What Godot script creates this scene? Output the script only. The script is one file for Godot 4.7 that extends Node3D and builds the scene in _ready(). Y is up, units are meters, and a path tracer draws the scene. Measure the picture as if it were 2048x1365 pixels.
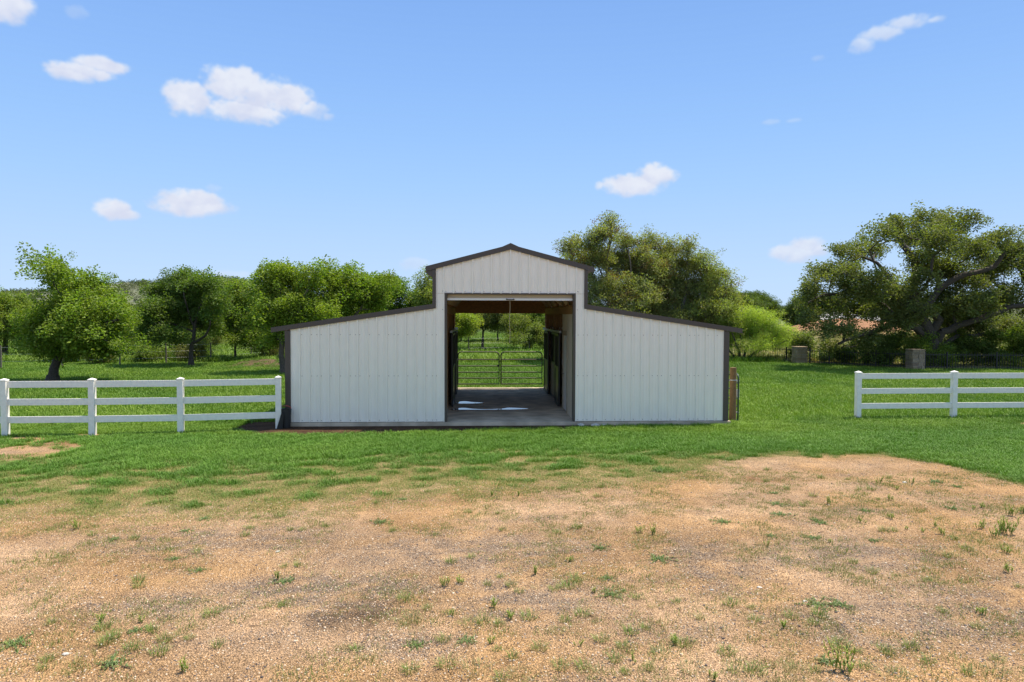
extends Node3D
# A white metal raised-centre horse barn on a lawn, white rail fences, live oaks, gravel drive in front.

const S := 0.14            # top of the concrete slab
const HALF := 5.375        # half width of the whole barn
const MID := 1.86          # half width of the raised centre
const DOOR := 1.527        # half width of the door opening
const DOOR_TOP := 3.085
const DEEP := 8.11
var rng := RandomNumberGenerator.new()
var n_wide := FastNoiseLite.new()
var n_mid := FastNoiseLite.new()
var n_fine := FastNoiseLite.new()
var n_hill := FastNoiseLite.new()
var M := {}
var clump_cache := {}
var used := {}

# cloud: azimuth, elevation, half width, half height (degrees), strength
const CLOUDS := [[-32.72,19.35,1.40,0.97,1], [-28.70,19.85,0.76,0.42,0.25], [-27.43,16.79,1.64,0.53,1], [-28.33,16.33,1.80,0.50,0.95], [-29.00,15.97,1.29,0.44,0.9], [-27.29,16.18,0.67,0.44,0.35], [-21.74,15.45,1.48,1.13,1], [-18.54,16.63,2.19,1.21,1], [-16.78,16.19,2.90,1.16,1], [-17.86,14.98,2.65,0.76,0.9], [-15.17,16.14,2.13,1.04,0.9], [-12.86,15.48,1.12,0.64,0.55], [-11.85,15.13,0.53,0.29,0.35], [-26.67,7.39,0.99,0.65,1], [-25.91,7.03,0.81,0.38,0.8], [-21.70,8.17,2.24,0.86,1], [-21.03,7.92,1.99,0.57,0.9], [-20.17,9.38,0.55,0.32,0.25], [12.15,10.32,2.18,0.76,0.95], [14.09,10.94,1.46,0.83,0.95], [9.54,10.38,0.36,0.38,0.4], [24.42,4.78,1.59,0.67,0.75], [25.18,5.35,1.03,0.66,0.8], [26.14,4.88,0.68,0.44,0.5], [31.50,19.82,1.57,0.49,0.7], [29.95,19.40,1.43,0.53,0.7], [28.69,18.83,0.96,0.51,0.55], [33.15,19.71,0.59,0.21,0.35], [22.51,14.43,0.64,0.18,0.28], [24.13,14.39,0.52,0.14,0.28], [25.77,18.42,0.47,0.23,0.25], [-19.03,3.06,1.41,0.37,0.35], [-5.28,4.14,1.35,0.52,0.32]]
const GRAVEL := [[-1.97,10.64,0.36,0.33], [-2.27,10.06,1.08,0.36], [-3.9,8.52,1.54,0.53], [-0.8,8.98,1.49,0.66], [-0.31,10.36,0.76,0.54], [1.77,9.42,0.55,0.93], [3.42,9.24,1.26,0.53], [2.91,11.04,1.06,0.5], [3.95,10.85,0.46,0.64], [-3.6,10.38,0.93,0.28], [-1.32,11.28,0.49,0.23]]
const WEEDS := {
	"tuft": [Vector2(-5.50, 8.24), Vector2(-4.91, 8.41), Vector2(-3.66, 8.02), Vector2(-3.96, 8.94), Vector2(-2.85, 9.44), Vector2(-2.71, 9.41), Vector2(-4.14, 9.94), Vector2(-4.22, 9.79), Vector2(-4.00, 10.90), Vector2(-3.54, 10.97), Vector2(-3.37, 11.14), Vector2(-3.18, 11.11), Vector2(-2.90, 11.26), Vector2(-3.83, 11.05), Vector2(-3.83, 11.17), Vector2(-3.58, 11.28), Vector2(-3.31, 11.37), Vector2(-4.14, 11.44), Vector2(-4.09, 11.58), Vector2(-4.51, 10.75), Vector2(-3.18, 10.64), Vector2(-2.59, 10.44), Vector2(-3.62, 8.33), Vector2(-3.39, 7.53), Vector2(-3.73, 7.52), Vector2(-2.73, 7.98), Vector2(-2.98, 8.13), Vector2(-3.12, 8.12), Vector2(-1.54, 6.22), Vector2(-2.24, 6.85), Vector2(0.16, 6.28), Vector2(0.56, 6.11), Vector2(1.19, 6.01), Vector2(1.03, 6.59), Vector2(0.77, 6.30), Vector2(-0.90, 7.39), Vector2(-0.49, 7.45), Vector2(-1.83, 8.21), Vector2(-0.46, 8.22), Vector2(0.50, 8.14), Vector2(0.22, 8.36), Vector2(-0.84, 9.22), Vector2(-1.06, 9.36), Vector2(-0.53, 9.83), Vector2(0.24, 9.94), Vector2(-0.67, 10.03), Vector2(-0.44, 10.06), Vector2(-0.36, 10.23), Vector2(0.13, 10.13), Vector2(-0.01, 10.18), Vector2(0.76, 10.42), Vector2(1.11, 10.54), Vector2(-1.47, 10.37), Vector2(-1.23, 10.60), Vector2(-0.31, 10.84), Vector2(0.18, 10.78), Vector2(0.00, 10.91), Vector2(-0.72, 10.92), Vector2(-0.58, 10.98), Vector2(-1.05, 11.25), Vector2(-0.61, 11.43), Vector2(-0.48, 11.56), Vector2(-0.27, 11.43), Vector2(0.27, 11.29), Vector2(0.69, 11.09), Vector2(0.54, 11.17), Vector2(0.42, 11.41), Vector2(0.32, 11.64), Vector2(0.05, 11.73), Vector2(0.36, 11.83), Vector2(0.55, 11.78), Vector2(-1.01, 11.66), Vector2(-1.74, 11.37), Vector2(-1.28, 11.75), Vector2(-0.13, 11.73), Vector2(-0.59, 11.88), Vector2(3.97, 5.72), Vector2(4.34, 4.88), Vector2(4.09, 6.24), Vector2(4.28, 6.71), Vector2(3.90, 7.22), Vector2(5.01, 5.49), Vector2(5.40, 5.64), Vector2(5.21, 6.33), Vector2(5.39, 6.34), Vector2(6.12, 5.59), Vector2(5.18, 6.90), Vector2(4.36, 8.44), Vector2(4.50, 8.44), Vector2(5.04, 8.80), Vector2(4.92, 9.18), Vector2(4.55, 9.39), Vector2(3.42, 9.82), Vector2(3.37, 9.53), Vector2(3.84, 10.10), Vector2(2.33, 10.90), Vector2(1.77, 10.70), Vector2(1.61, 10.61), Vector2(1.70, 10.96), Vector2(1.23, 10.90), Vector2(2.06, 10.89), Vector2(2.20, 11.04), Vector2(2.24, 11.38), Vector2(2.19, 11.53), Vector2(1.81, 11.86), Vector2(1.19, 11.85), Vector2(1.33, 11.86), Vector2(1.24, 11.55), Vector2(2.22, 11.82), Vector2(2.77, 11.76), Vector2(2.54, 11.59), Vector2(2.79, 11.50), Vector2(3.60, 11.15), Vector2(3.33, 11.75), Vector2(2.96, 11.94), Vector2(2.29, 11.58), Vector2(3.51, 10.85), Vector2(4.65, 10.31), Vector2(0.93, 11.41)],
	"upright": [Vector2(-2.84, 9.76), Vector2(-4.10, 10.78), Vector2(-3.73, 10.78), Vector2(-2.99, 11.67), Vector2(-0.56, 6.48), Vector2(-0.16, 6.50), Vector2(1.91, 6.45), Vector2(0.25, 9.41), Vector2(-0.17, 9.73), Vector2(-0.92, 9.97), Vector2(-1.11, 10.06), Vector2(0.37, 10.26), Vector2(-1.00, 10.75), Vector2(-0.62, 10.60), Vector2(-0.50, 10.83), Vector2(-0.66, 11.33), Vector2(0.06, 11.39), Vector2(0.88, 11.36), Vector2(0.46, 11.66), Vector2(4.31, 7.14), Vector2(5.77, 5.92), Vector2(5.81, 6.35), Vector2(6.30, 5.93), Vector2(5.36, 6.96), Vector2(4.76, 7.87), Vector2(4.29, 8.07), Vector2(2.65, 8.92), Vector2(3.48, 8.82), Vector2(4.72, 8.37), Vector2(5.15, 8.27), Vector2(5.05, 8.58), Vector2(4.86, 8.49), Vector2(6.26, 7.41), Vector2(6.44, 7.41), Vector2(5.58, 8.71), Vector2(5.27, 9.29), Vector2(6.79, 7.67), Vector2(4.85, 9.87), Vector2(1.90, 11.10), Vector2(0.98, 11.96), Vector2(3.81, 10.92), Vector2(0.86, 11.39)],
	"tall": [Vector2(-5.84, 7.98), Vector2(1.26, 8.36), Vector2(1.43, 8.41), Vector2(6.53, 7.80), Vector2(5.69, 8.37), Vector2(5.84, 8.53), Vector2(5.85, 8.61), Vector2(2.01, 11.87)],
	"flat": [Vector2(-5.15, 8.42), Vector2(-4.43, 8.11), Vector2(-4.40, 7.58), Vector2(-4.13, 9.15), Vector2(-3.72, 9.51), Vector2(-2.73, 9.85), Vector2(-3.69, 10.95), Vector2(-3.59, 11.54), Vector2(-4.57, 11.16), Vector2(-1.88, 6.65), Vector2(2.38, 4.97), Vector2(-2.03, 7.84), Vector2(0.66, 8.95), Vector2(1.26, 9.33), Vector2(0.56, 9.90), Vector2(0.54, 10.32), Vector2(-0.86, 11.26), Vector2(-1.27, 11.32), Vector2(3.76, 6.52), Vector2(3.54, 7.11), Vector2(3.36, 7.64), Vector2(4.65, 7.50), Vector2(3.73, 7.92), Vector2(3.74, 8.05), Vector2(2.46, 7.96), Vector2(2.85, 8.57), Vector2(3.34, 8.67), Vector2(4.03, 8.80), Vector2(6.87, 6.21), Vector2(6.74, 5.88), Vector2(5.95, 7.44), Vector2(2.64, 10.65), Vector2(2.43, 10.64), Vector2(1.96, 11.72)],
	"dry": [Vector2(-2.49, 9.70), Vector2(-2.21, 9.66), Vector2(-3.90, 11.45), Vector2(0.12, 11.82), Vector2(-1.59, 11.47), Vector2(1.25, 11.17), Vector2(1.79, 11.56)],
	"pale": [Vector2(-0.84, 10.95), Vector2(-1.38, 10.84), Vector2(-0.09, 11.11), Vector2(0.71, 11.58), Vector2(-0.78, 11.76), Vector2(-0.46, 11.80), Vector2(1.66, 11.84), Vector2(0.87, 11.80), Vector2(2.37, 11.97), Vector2(3.19, 11.92)],
}
const TREES := {
	"T1": {"at": Vector3(-30.71, 0, -28.95),
		"lobes": [[0.66,3.15,0.35,1.29,0.81,1.16], [1.63,2.37,0.37,1.29,0.9,1.21], [0.35,1.91,0.85,1.44,1.12,1.41], [1.93,1.38,0.5,1.03,0.71,0.96], [-0.76,2.99,0.49,1.29,1.13,1.33], [-1.26,1.43,0.48,1.29,0.97,1.24]],
		"limbs": [[-0,-0.09,0,0.29,0.08,0.79,0,0.25,0.47,1.9,0,0.21,0.43,2.84,0,0.16]]},
	"T2": {"at": Vector3(-17.67, 0, -11.75),
		"lobes": [[-0.62,4.75,-0.85,0.5,0.23,0.4], [0.84,1.27,-0.1,1.02,0.29,0.72], [-0.16,1.53,0.48,0.56,0.36,0.51], [-0.43,2.21,0.16,0.49,0.57,0.58], [0.77,4.42,0.95,0.51,0.28,0.43], [-0.06,4.09,-1.02,0.63,0.38,0.56], [1.18,3.54,-0.09,0.86,0.57,0.79], [1.41,4,-0.64,0.46,0.29,0.41], [0.99,3.06,0.12,0.97,0.61,0.87], [0.6,2.5,0.2,1.01,0.65,0.91], [1.33,2.75,-1.14,1.1,0.85,1.07], [2.46,2.2,-0.31,0.58,0.74,0.73], [-0.43,2.3,-0.38,0.62,0.66,0.7], [1.74,1.67,1.17,1.21,0.47,0.92], [0.44,1.46,0.6,0.72,0.28,0.55], [1.89,1.41,-0.63,0.75,0.42,0.64], [1.92,2.51,0.8,0.99,0.79,0.98]],
		"limbs": [[-0.02,-0.08,0,0.31,0.05,0.56,0,0.28,0.27,1.07,0,0.25,0.55,1.51,0,0.22], [0.31,1.11,0,0.18,0.85,1.91,-0.1,0.16,1.1,2.9,-0.2,0.14,0.77,3.6,-0.3,0.12,0.1,4.34,-0.4,0.1,-0.49,4.78,-0.5,0.08], [0.41,1.23,0,0.16,1.47,1.72,0.33,0.13,2.32,2.32,0.67,0.11,3.06,2.51,1,0.08], [0.27,1.07,0,0.1,0.17,1.53,0.4,0.07,0.23,2.12,0.8,0.04]]},
	"T3": {"at": Vector3(-15.93, 0, -20.93),
		"lobes": [[-0.83,4.61,-1.09,1.11,0.41,0.84], [0.75,4.23,0.28,0.91,0.48,0.76], [-1.71,3.74,-0.96,1.1,0.61,0.94], [0.43,3.53,-1.03,0.99,0.66,0.91], [-1.53,2.76,0.64,1,0.63,0.9], [-0.89,2.85,-0.87,1.15,0.77,1.06], [0.68,2.45,-0.54,0.98,0.76,0.96], [-1.88,1.73,0.56,0.64,0.58,0.67], [-0.67,1.54,1.03,0.89,0.42,0.72], [-0.46,3.78,-0.63,1.09,0.68,0.98], [1.48,3.24,0.54,0.53,0.53,0.58]],
		"limbs": [[-0,-0.08,0,0.19,-0.02,0.61,0,0.18,0.04,1.14,0,0.17,0.18,1.93,0,0.16], [0.18,1.93,0,0.13,0.37,2.72,0,0.11,0.64,3.51,0,0.08], [0.04,1.19,0,0.13,0.84,1.62,0.25,0.1,1.2,2.2,0.5,0.07], [0.18,1.8,0,0.11,-0.92,2.18,-0.3,0.08,-1.7,2.45,-0.6,0.05], [0.21,2.06,0,0.11,-0.06,2.98,0.2,0.08,-0.2,4.01,0.4,0.05]]},
	"T4": {"at": Vector3(-15.14, 0, -25.49),
		"lobes": [[0.01,4.26,0.08,0.9,0.48,0.76], [1.01,3.73,0.3,0.96,0.66,0.89], [-0.44,3.08,-0.54,1.16,0.79,1.07], [1.36,2.67,0.54,0.83,0.89,0.95], [-0.46,1.99,0.28,0.9,0.66,0.86], [0.89,1.51,0.91,1,0.65,0.91], [-0.78,3.6,0.31,0.78,0.6,0.76], [1.36,1.24,-0.16,0.6,0.6,0.66]],
		"limbs": [[-0.06,-0.06,0,0.12,-0.05,0.65,0,0.11,0.07,1.54,0,0.1,0.2,2.43,0,0.09], [1.69,0,0,0.11,1.64,0.65,0,0.09,1.36,1.54,0,0.08,1.13,2.43,0,0.06], [0.07,1.54,0,0.09,-0.32,2.43,0,0.07,-0.46,3.31,0,0.05]]},
	"T5": {"at": Vector3(-9.81, 0, -16.04),
		"lobes": [[-0.17,4.75,-0.27,0.85,0.42,0.7], [-0.86,4.35,-0.28,0.57,0.47,0.57], [-0.6,3.85,-0.53,0.86,0.57,0.79], [0.39,4.2,-0.94,0.96,0.58,0.85], [1.24,4.46,-0.32,0.66,0.43,0.6], [0.22,3,0.22,0.98,0.7,0.92], [1.11,3.3,-0.8,0.91,0.72,0.9], [-0.56,2.59,0.2,0.7,0.7,0.77], [0.47,2.15,-0.35,1.06,0.62,0.92], [-0.34,1.47,-0.35,0.52,0.43,0.52], [1.77,2.5,0.27,0.7,0.7,0.77]],
		"limbs": [[0.02,-0.09,0,0.21,-0.08,0.88,0,0.2,-0.03,1.57,0,0.18,0.16,2.27,0,0.16], [0.16,2.27,0,0.14,-0.11,3.19,0,0.11,-0.19,4.34,0,0.07], [0.16,2.27,0,0.14,0.86,2.96,0.25,0.1,1.27,3.87,0.5,0.07], [-0.01,1.57,0,0.09,-0.37,2.27,0.3,0.07,-0.48,2.95,0.6,0.05]]},
	"T6": {"at": Vector3(-7.30, 0, -17.80),
		"lobes": [[-0.66,4.44,-0.03,0.89,0.54,0.79], [0.25,4.41,-0.37,1,0.55,0.85], [1.37,4.26,-0.01,0.79,0.54,0.73], [-0.15,3.56,0.38,1.07,0.73,0.99], [1.16,3.44,-0.43,0.9,0.75,0.91], [-0.87,3.03,0.37,0.73,0.68,0.78], [0.13,2.64,-0.96,1.37,0.71,1.14], [0.93,3.95,0.42,0.73,0.61,0.74]],
		"limbs": [[-0,-0.07,0,0.2,0.05,1.03,0,0.17,0.01,2.01,0,0.15], [0.01,2.01,0,0.12,-0.35,2.98,0,0.1,-0.58,3.95,0,0.07], [0.01,2.01,0,0.12,0.78,2.98,0.25,0.1,1.19,3.7,0.5,0.07]]},
	"T7": {"at": Vector3(-5.77, 0, -25.50),
		"lobes": [[0.13,4.29,0.5,0.95,0.77,0.95], [0.93,3.6,-0.27,0.79,0.67,0.8], [-0.62,3.47,0.19,0.84,0.78,0.89], [0.28,2.58,-0.19,1.21,0.79,1.1], [-0.72,4.39,0.04,0.75,0.6,0.74]],
		"limbs": [[-0,-0.06,0,0.15,0.06,1.26,0,0.14,0.01,2.46,0,0.12], [0.01,2.46,0,0.09,0.31,3.35,0,0.08,0.16,4.25,0,0.06]]},
	"T8": {"at": Vector3(-3.50, 0, -22.85),
		"lobes": [[-0.08,4.86,-0.46,0.23,0.34,0.31], [0.03,4.18,-0.44,0.4,0.4,0.44], [-0.24,3.49,-0.27,0.4,0.4,0.44], [0.36,3.59,0.38,0.39,0.56,0.52], [0.12,2.76,-0.29,0.57,0.57,0.63]],
		"limbs": [[-0,-0.06,0,0.08,0.06,1.92,0,0.07,0.09,3.32,0,0.06], [0.09,3.32,0,0.06,0,4.3,0,0.04,-0.11,5.14,0,0.02]]},
	"T9": {"at": Vector3(7.01, 0, -24.12),
		"lobes": [[-0.25,7.97,1,0.51,0.45,0.53], [-0.66,7.27,1.7,0.61,0.5,0.61], [-1.6,6.82,1.61,0.78,0.45,0.68], [-2.36,6.55,-0.32,0.7,0.59,0.71], [0.99,7.12,-0.48,0.71,0.53,0.68], [-0.77,5.94,0.1,1.28,0.81,1.15], [-2.26,5.22,0.72,0.97,0.86,1.01], [0.83,5.83,-1.42,1.21,0.9,1.16], [-0.85,4.07,0.98,1.54,1.08,1.44], [0.96,3.8,0.9,1.31,1.14,1.35], [-1.47,2.36,1.32,1.41,1.02,1.33], [-2.66,4.42,-0.71,0.65,0.89,0.85], [0.19,2.23,1.64,1.26,0.98,1.23], [1.66,5.8,-1.02,0.9,0.9,0.99], [1.89,4.27,-0.24,1,1.17,1.19], [1.92,5.72,0.17,0.75,0.87,0.89]],
		"limbs": [[0,-0.09,0,0.29,0.01,1.91,0,0.26,-0.02,3.09,0,0.23,-0.21,4.26,0,0.2], [-0.21,4.26,0,0.17,-0.28,5.72,0,0.14,-0.12,7.17,0,0.1,-0.07,8.19,0,0.06], [-0.09,3.67,0,0.12,-0.94,4.56,-0.27,0.1,-1.79,5.15,-0.53,0.08,-2.21,6.21,-0.8,0.06], [-0.03,3.32,0,0.12,0.74,3.96,0.27,0.1,1.02,5.4,0.53,0.08,0.78,6.67,0.8,0.06], [-0.21,4.4,0,0.09,-0.91,5.68,0.4,0.06,-1.42,6.65,0.8,0.04]]},
	"T9b": {"at": Vector3(11.83, 0, -25.52),
		"lobes": [[-2.33,7.18,0.38,0.78,0.48,0.69], [-0.9,6.66,-0.37,0.97,0.67,0.9], [-0.12,6.8,0.76,0.47,0.47,0.52], [-1.63,5.53,0.09,1.26,0.9,1.19], [0.22,5.32,-0.33,1.09,0.91,1.1], [-0.54,3.85,-0.43,1.52,1.1,1.44], [-2.06,2.8,-0.29,1.4,1.03,1.33], [0.77,2.75,-0.38,1.28,1.03,1.27], [-1.08,4.66,-0.78,1.23,0.92,1.18], [-1.07,2.2,0.44,1.49,0.89,1.31]],
		"limbs": [[0,-0.09,0,0.24,-0.14,1.59,0,0.22,-0.28,2.81,0,0.2,0.01,4.03,0,0.18], [0.01,4.03,0,0.15,0.06,5.24,0,0.11,0.14,6.76,0,0.06], [-0.25,2.81,0,0.15,-1.05,4.03,-0.27,0.12,-1.53,5.57,-0.53,0.09,-1.98,7.12,-0.8,0.06], [-0.21,2.2,0,0.12,0.61,3.11,0.4,0.09,0.63,4.01,0.8,0.06]]},
	"T9c": {"at": Vector3(13.54, 0, -25.52),
		"lobes": [[-0.7,6.01,0.29,0.6,0.54,0.63], [0.29,4.97,-0.4,0.97,0.85,1], [0.86,3.8,-0.21,0.79,0.85,0.9], [-0.32,2.93,0.56,1.19,0.95,1.18], [0.8,2.21,0.02,0.72,0.78,0.83], [-0.66,4.34,-0.04,0.9,0.9,1]],
		"limbs": [[0,-0.09,0,0.18,-0.17,1.29,0,0.15,0.06,2.51,0,0.12], [0.06,2.51,0,0.12,0.16,4.04,0,0.09,-0.48,5.7,0,0.06], [0.06,2.51,0,0.09,0.73,3.43,0,0.07,0.87,4.34,0,0.05]]},
	"T10": {"at": Vector3(15.31, 0, -25.52),
		"lobes": [[0.35,2.88,-0.87,0.92,0.43,0.74], [1.07,2.58,0.33,1.08,0.54,0.89], [2.05,1.92,0.82,0.89,0.47,0.75], [0.66,1.84,-0.16,1.27,0.6,1.03], [2.05,1.22,-0.24,1.09,0.36,0.8], [-0.11,1.63,-1.22,0.81,0.74,0.85], [2.79,1.19,0.58,0.48,0.3,0.42], [-1.1,0.95,-0.65,0.8,0.61,0.77], [-0.87,2.51,-0.01,0.66,0.6,0.7], [0.68,1.03,1.2,1.17,0.29,0.81]],
		"limbs": [[0.06,-0.06,0,0.15,-0.23,0.69,0.27,0.12,-0.59,1.31,0.53,0.09,-1.01,2.22,0.8,0.06], [0.13,-0.06,0,0.15,0.3,0.68,0,0.12,0.54,1.6,0,0.09,0.84,2.36,0,0.06], [0.19,0,0,0.15,0.79,0.53,0.2,0.12,1.63,0.94,0.4,0.09,2.62,1.31,0.6,0.06], [-0.06,-0.06,0,0.12,-0.49,0.5,-0.4,0.09,-0.89,0.95,-0.8,0.06]]},
	"T12": {"at": Vector3(23.68, 0, -20.00),
		"lobes": [[1.4,8.41,-2.99,1.19,0.43,0.89], [-3,7.41,1.81,0.9,0.4,0.71], [-4.86,6.72,3.32,0.81,0.36,0.64], [0.14,7.8,1.04,0.97,0.41,0.76], [0.34,7.39,2.22,0.64,0.35,0.54], [-1.9,6.58,-2.77,1.01,0.51,0.84], [-4.69,6.01,-0.37,0.69,0.53,0.67], [1.03,7.29,-2.83,1.13,0.56,0.93], [-1.41,6.61,2.78,1.21,0.63,1.01], [2.85,6.73,-1.6,0.77,0.66,0.78], [-5.73,5.1,-0.2,0.84,0.53,0.75], [-7.38,4.3,1.57,0.65,0.5,0.64], [-5.72,4.63,2.12,1.14,0.64,0.98], [-5.07,4.57,3.46,0.81,0.52,0.73], [0.62,5.42,-0.38,1.32,0.74,1.14], [1.89,4.74,-0.09,1.1,0.84,1.07], [2.5,6.72,1.53,0.8,0.55,0.75], [4.62,6.16,-0.12,0.95,0.79,0.95], [4.39,5.38,-1.46,1.25,0.82,1.14], [-6.05,3.36,-0.31,1.11,0.74,1.02], [-3.41,3.17,-2.13,1.28,0.78,1.13], [-2.38,3.25,-0.9,1.13,0.64,0.97], [-7.47,2.56,1.53,0.8,0.4,0.66], [-6.36,2.06,2.45,0.93,0.39,0.73], [1.67,3.42,0.96,1.28,0.72,1.1], [4.04,3.77,-0,1.21,0.94,1.18], [1.86,3.27,-1.29,0.98,0.65,0.9], [6.53,2.14,-2.41,1.28,0.78,1.14], [3.92,2.15,-1.69,0.99,0.55,0.84], [5.13,5.23,1.01,1.17,1.07,1.23], [5.76,3.12,1.15,1.17,1.07,1.23], [-1.15,3.94,-1.09,0.97,0.54,0.83], [-5.05,3.84,1.88,1,0.6,0.88], [-1.89,4.6,2.23,0.74,0.49,0.68], [-3.22,2.57,1.48,1.01,0.45,0.8], [-4.32,1.52,1.11,0.66,0.31,0.53], [-2.28,2.83,2.09,0.84,0.49,0.73], [0.58,3.67,-1.11,0.92,0.54,0.8], [-2.79,3.6,1.6,0.75,0.5,0.69], [2.48,2.57,-1.74,1.1,0.66,0.97], [-0.54,5.8,-0.12,0.74,0.63,0.75], [1.11,6.15,2,0.74,0.55,0.71], [-3.24,3.99,1.46,0.86,0.55,0.78], [-5.15,1.17,-0.92,0.7,0.27,0.53]],
		"limbs": [[0,-0.14,0,0.71,-0.08,0.95,0,0.65,-0.07,1.68,0,0.59,-0.39,2.43,0,0.52], [-0.22,2.16,0,0.42,-0.66,3.05,-0.08,0.39,-0.93,3.65,-0.17,0.35,-0.8,5.14,-0.25,0.32,-1.08,6.14,-0.33,0.28,-1.46,6.63,-0.42,0.25,-1.59,7.45,-0.5,0.21], [-0.07,1.68,0,0.37,0.32,2.57,0.17,0.34,-0.53,3.26,0.34,0.31,0.05,4.22,0.51,0.28,0.71,4.72,0.69,0.26,1.78,5.08,0.86,0.23,2.63,5.37,1.03,0.2,2.99,6.11,1.2,0.18], [0.18,4.05,0,0.18,0.68,5.26,-0.33,0.16,1.2,5.77,-0.67,0.13,1.57,6.99,-1,0.11], [0.19,1.22,0,0.37,0.42,1.93,0.25,0.33,1.1,2.28,0.5,0.29,2.42,2.77,0.75,0.26,3.53,3.27,1,0.22,4.44,3.32,1.25,0.19,5.58,3.64,1.5,0.15], [-0.23,1.49,0,0.31,-1.2,2.17,0.4,0.27,-2.59,2.38,0.8,0.23,-3.71,1.99,1.2,0.18,-4.99,1.72,1.6,0.14,-6.16,1.34,2,0.1], [-0.38,2.03,0,0.29,-1.7,2.46,0.13,0.26,-2.78,3.26,0.27,0.23,-3.47,3.73,0.4,0.19,-4.67,4.14,0.53,0.16,-6.3,3.89,0.67,0.13,-7.19,3.44,0.8,0.1], [0.25,0.95,0,0.21,1.81,1.69,-0.5,0.19,3.74,1.79,-1,0.16,5.4,1.45,-1.5,0.14,6.82,1.66,-2,0.11], [-0.97,3.48,0,0.26,-1.14,3.65,-0.45,0.23,-1.73,4.48,-0.9,0.19,-2.32,5.72,-1.35,0.15,-3.22,6.2,-1.8,0.11], [-0.82,2.84,0,0.21,-2.32,3.62,0.83,0.16,-3.9,4.62,1.67,0.12,-4.93,6.06,2.5,0.07]]},
}

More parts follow.
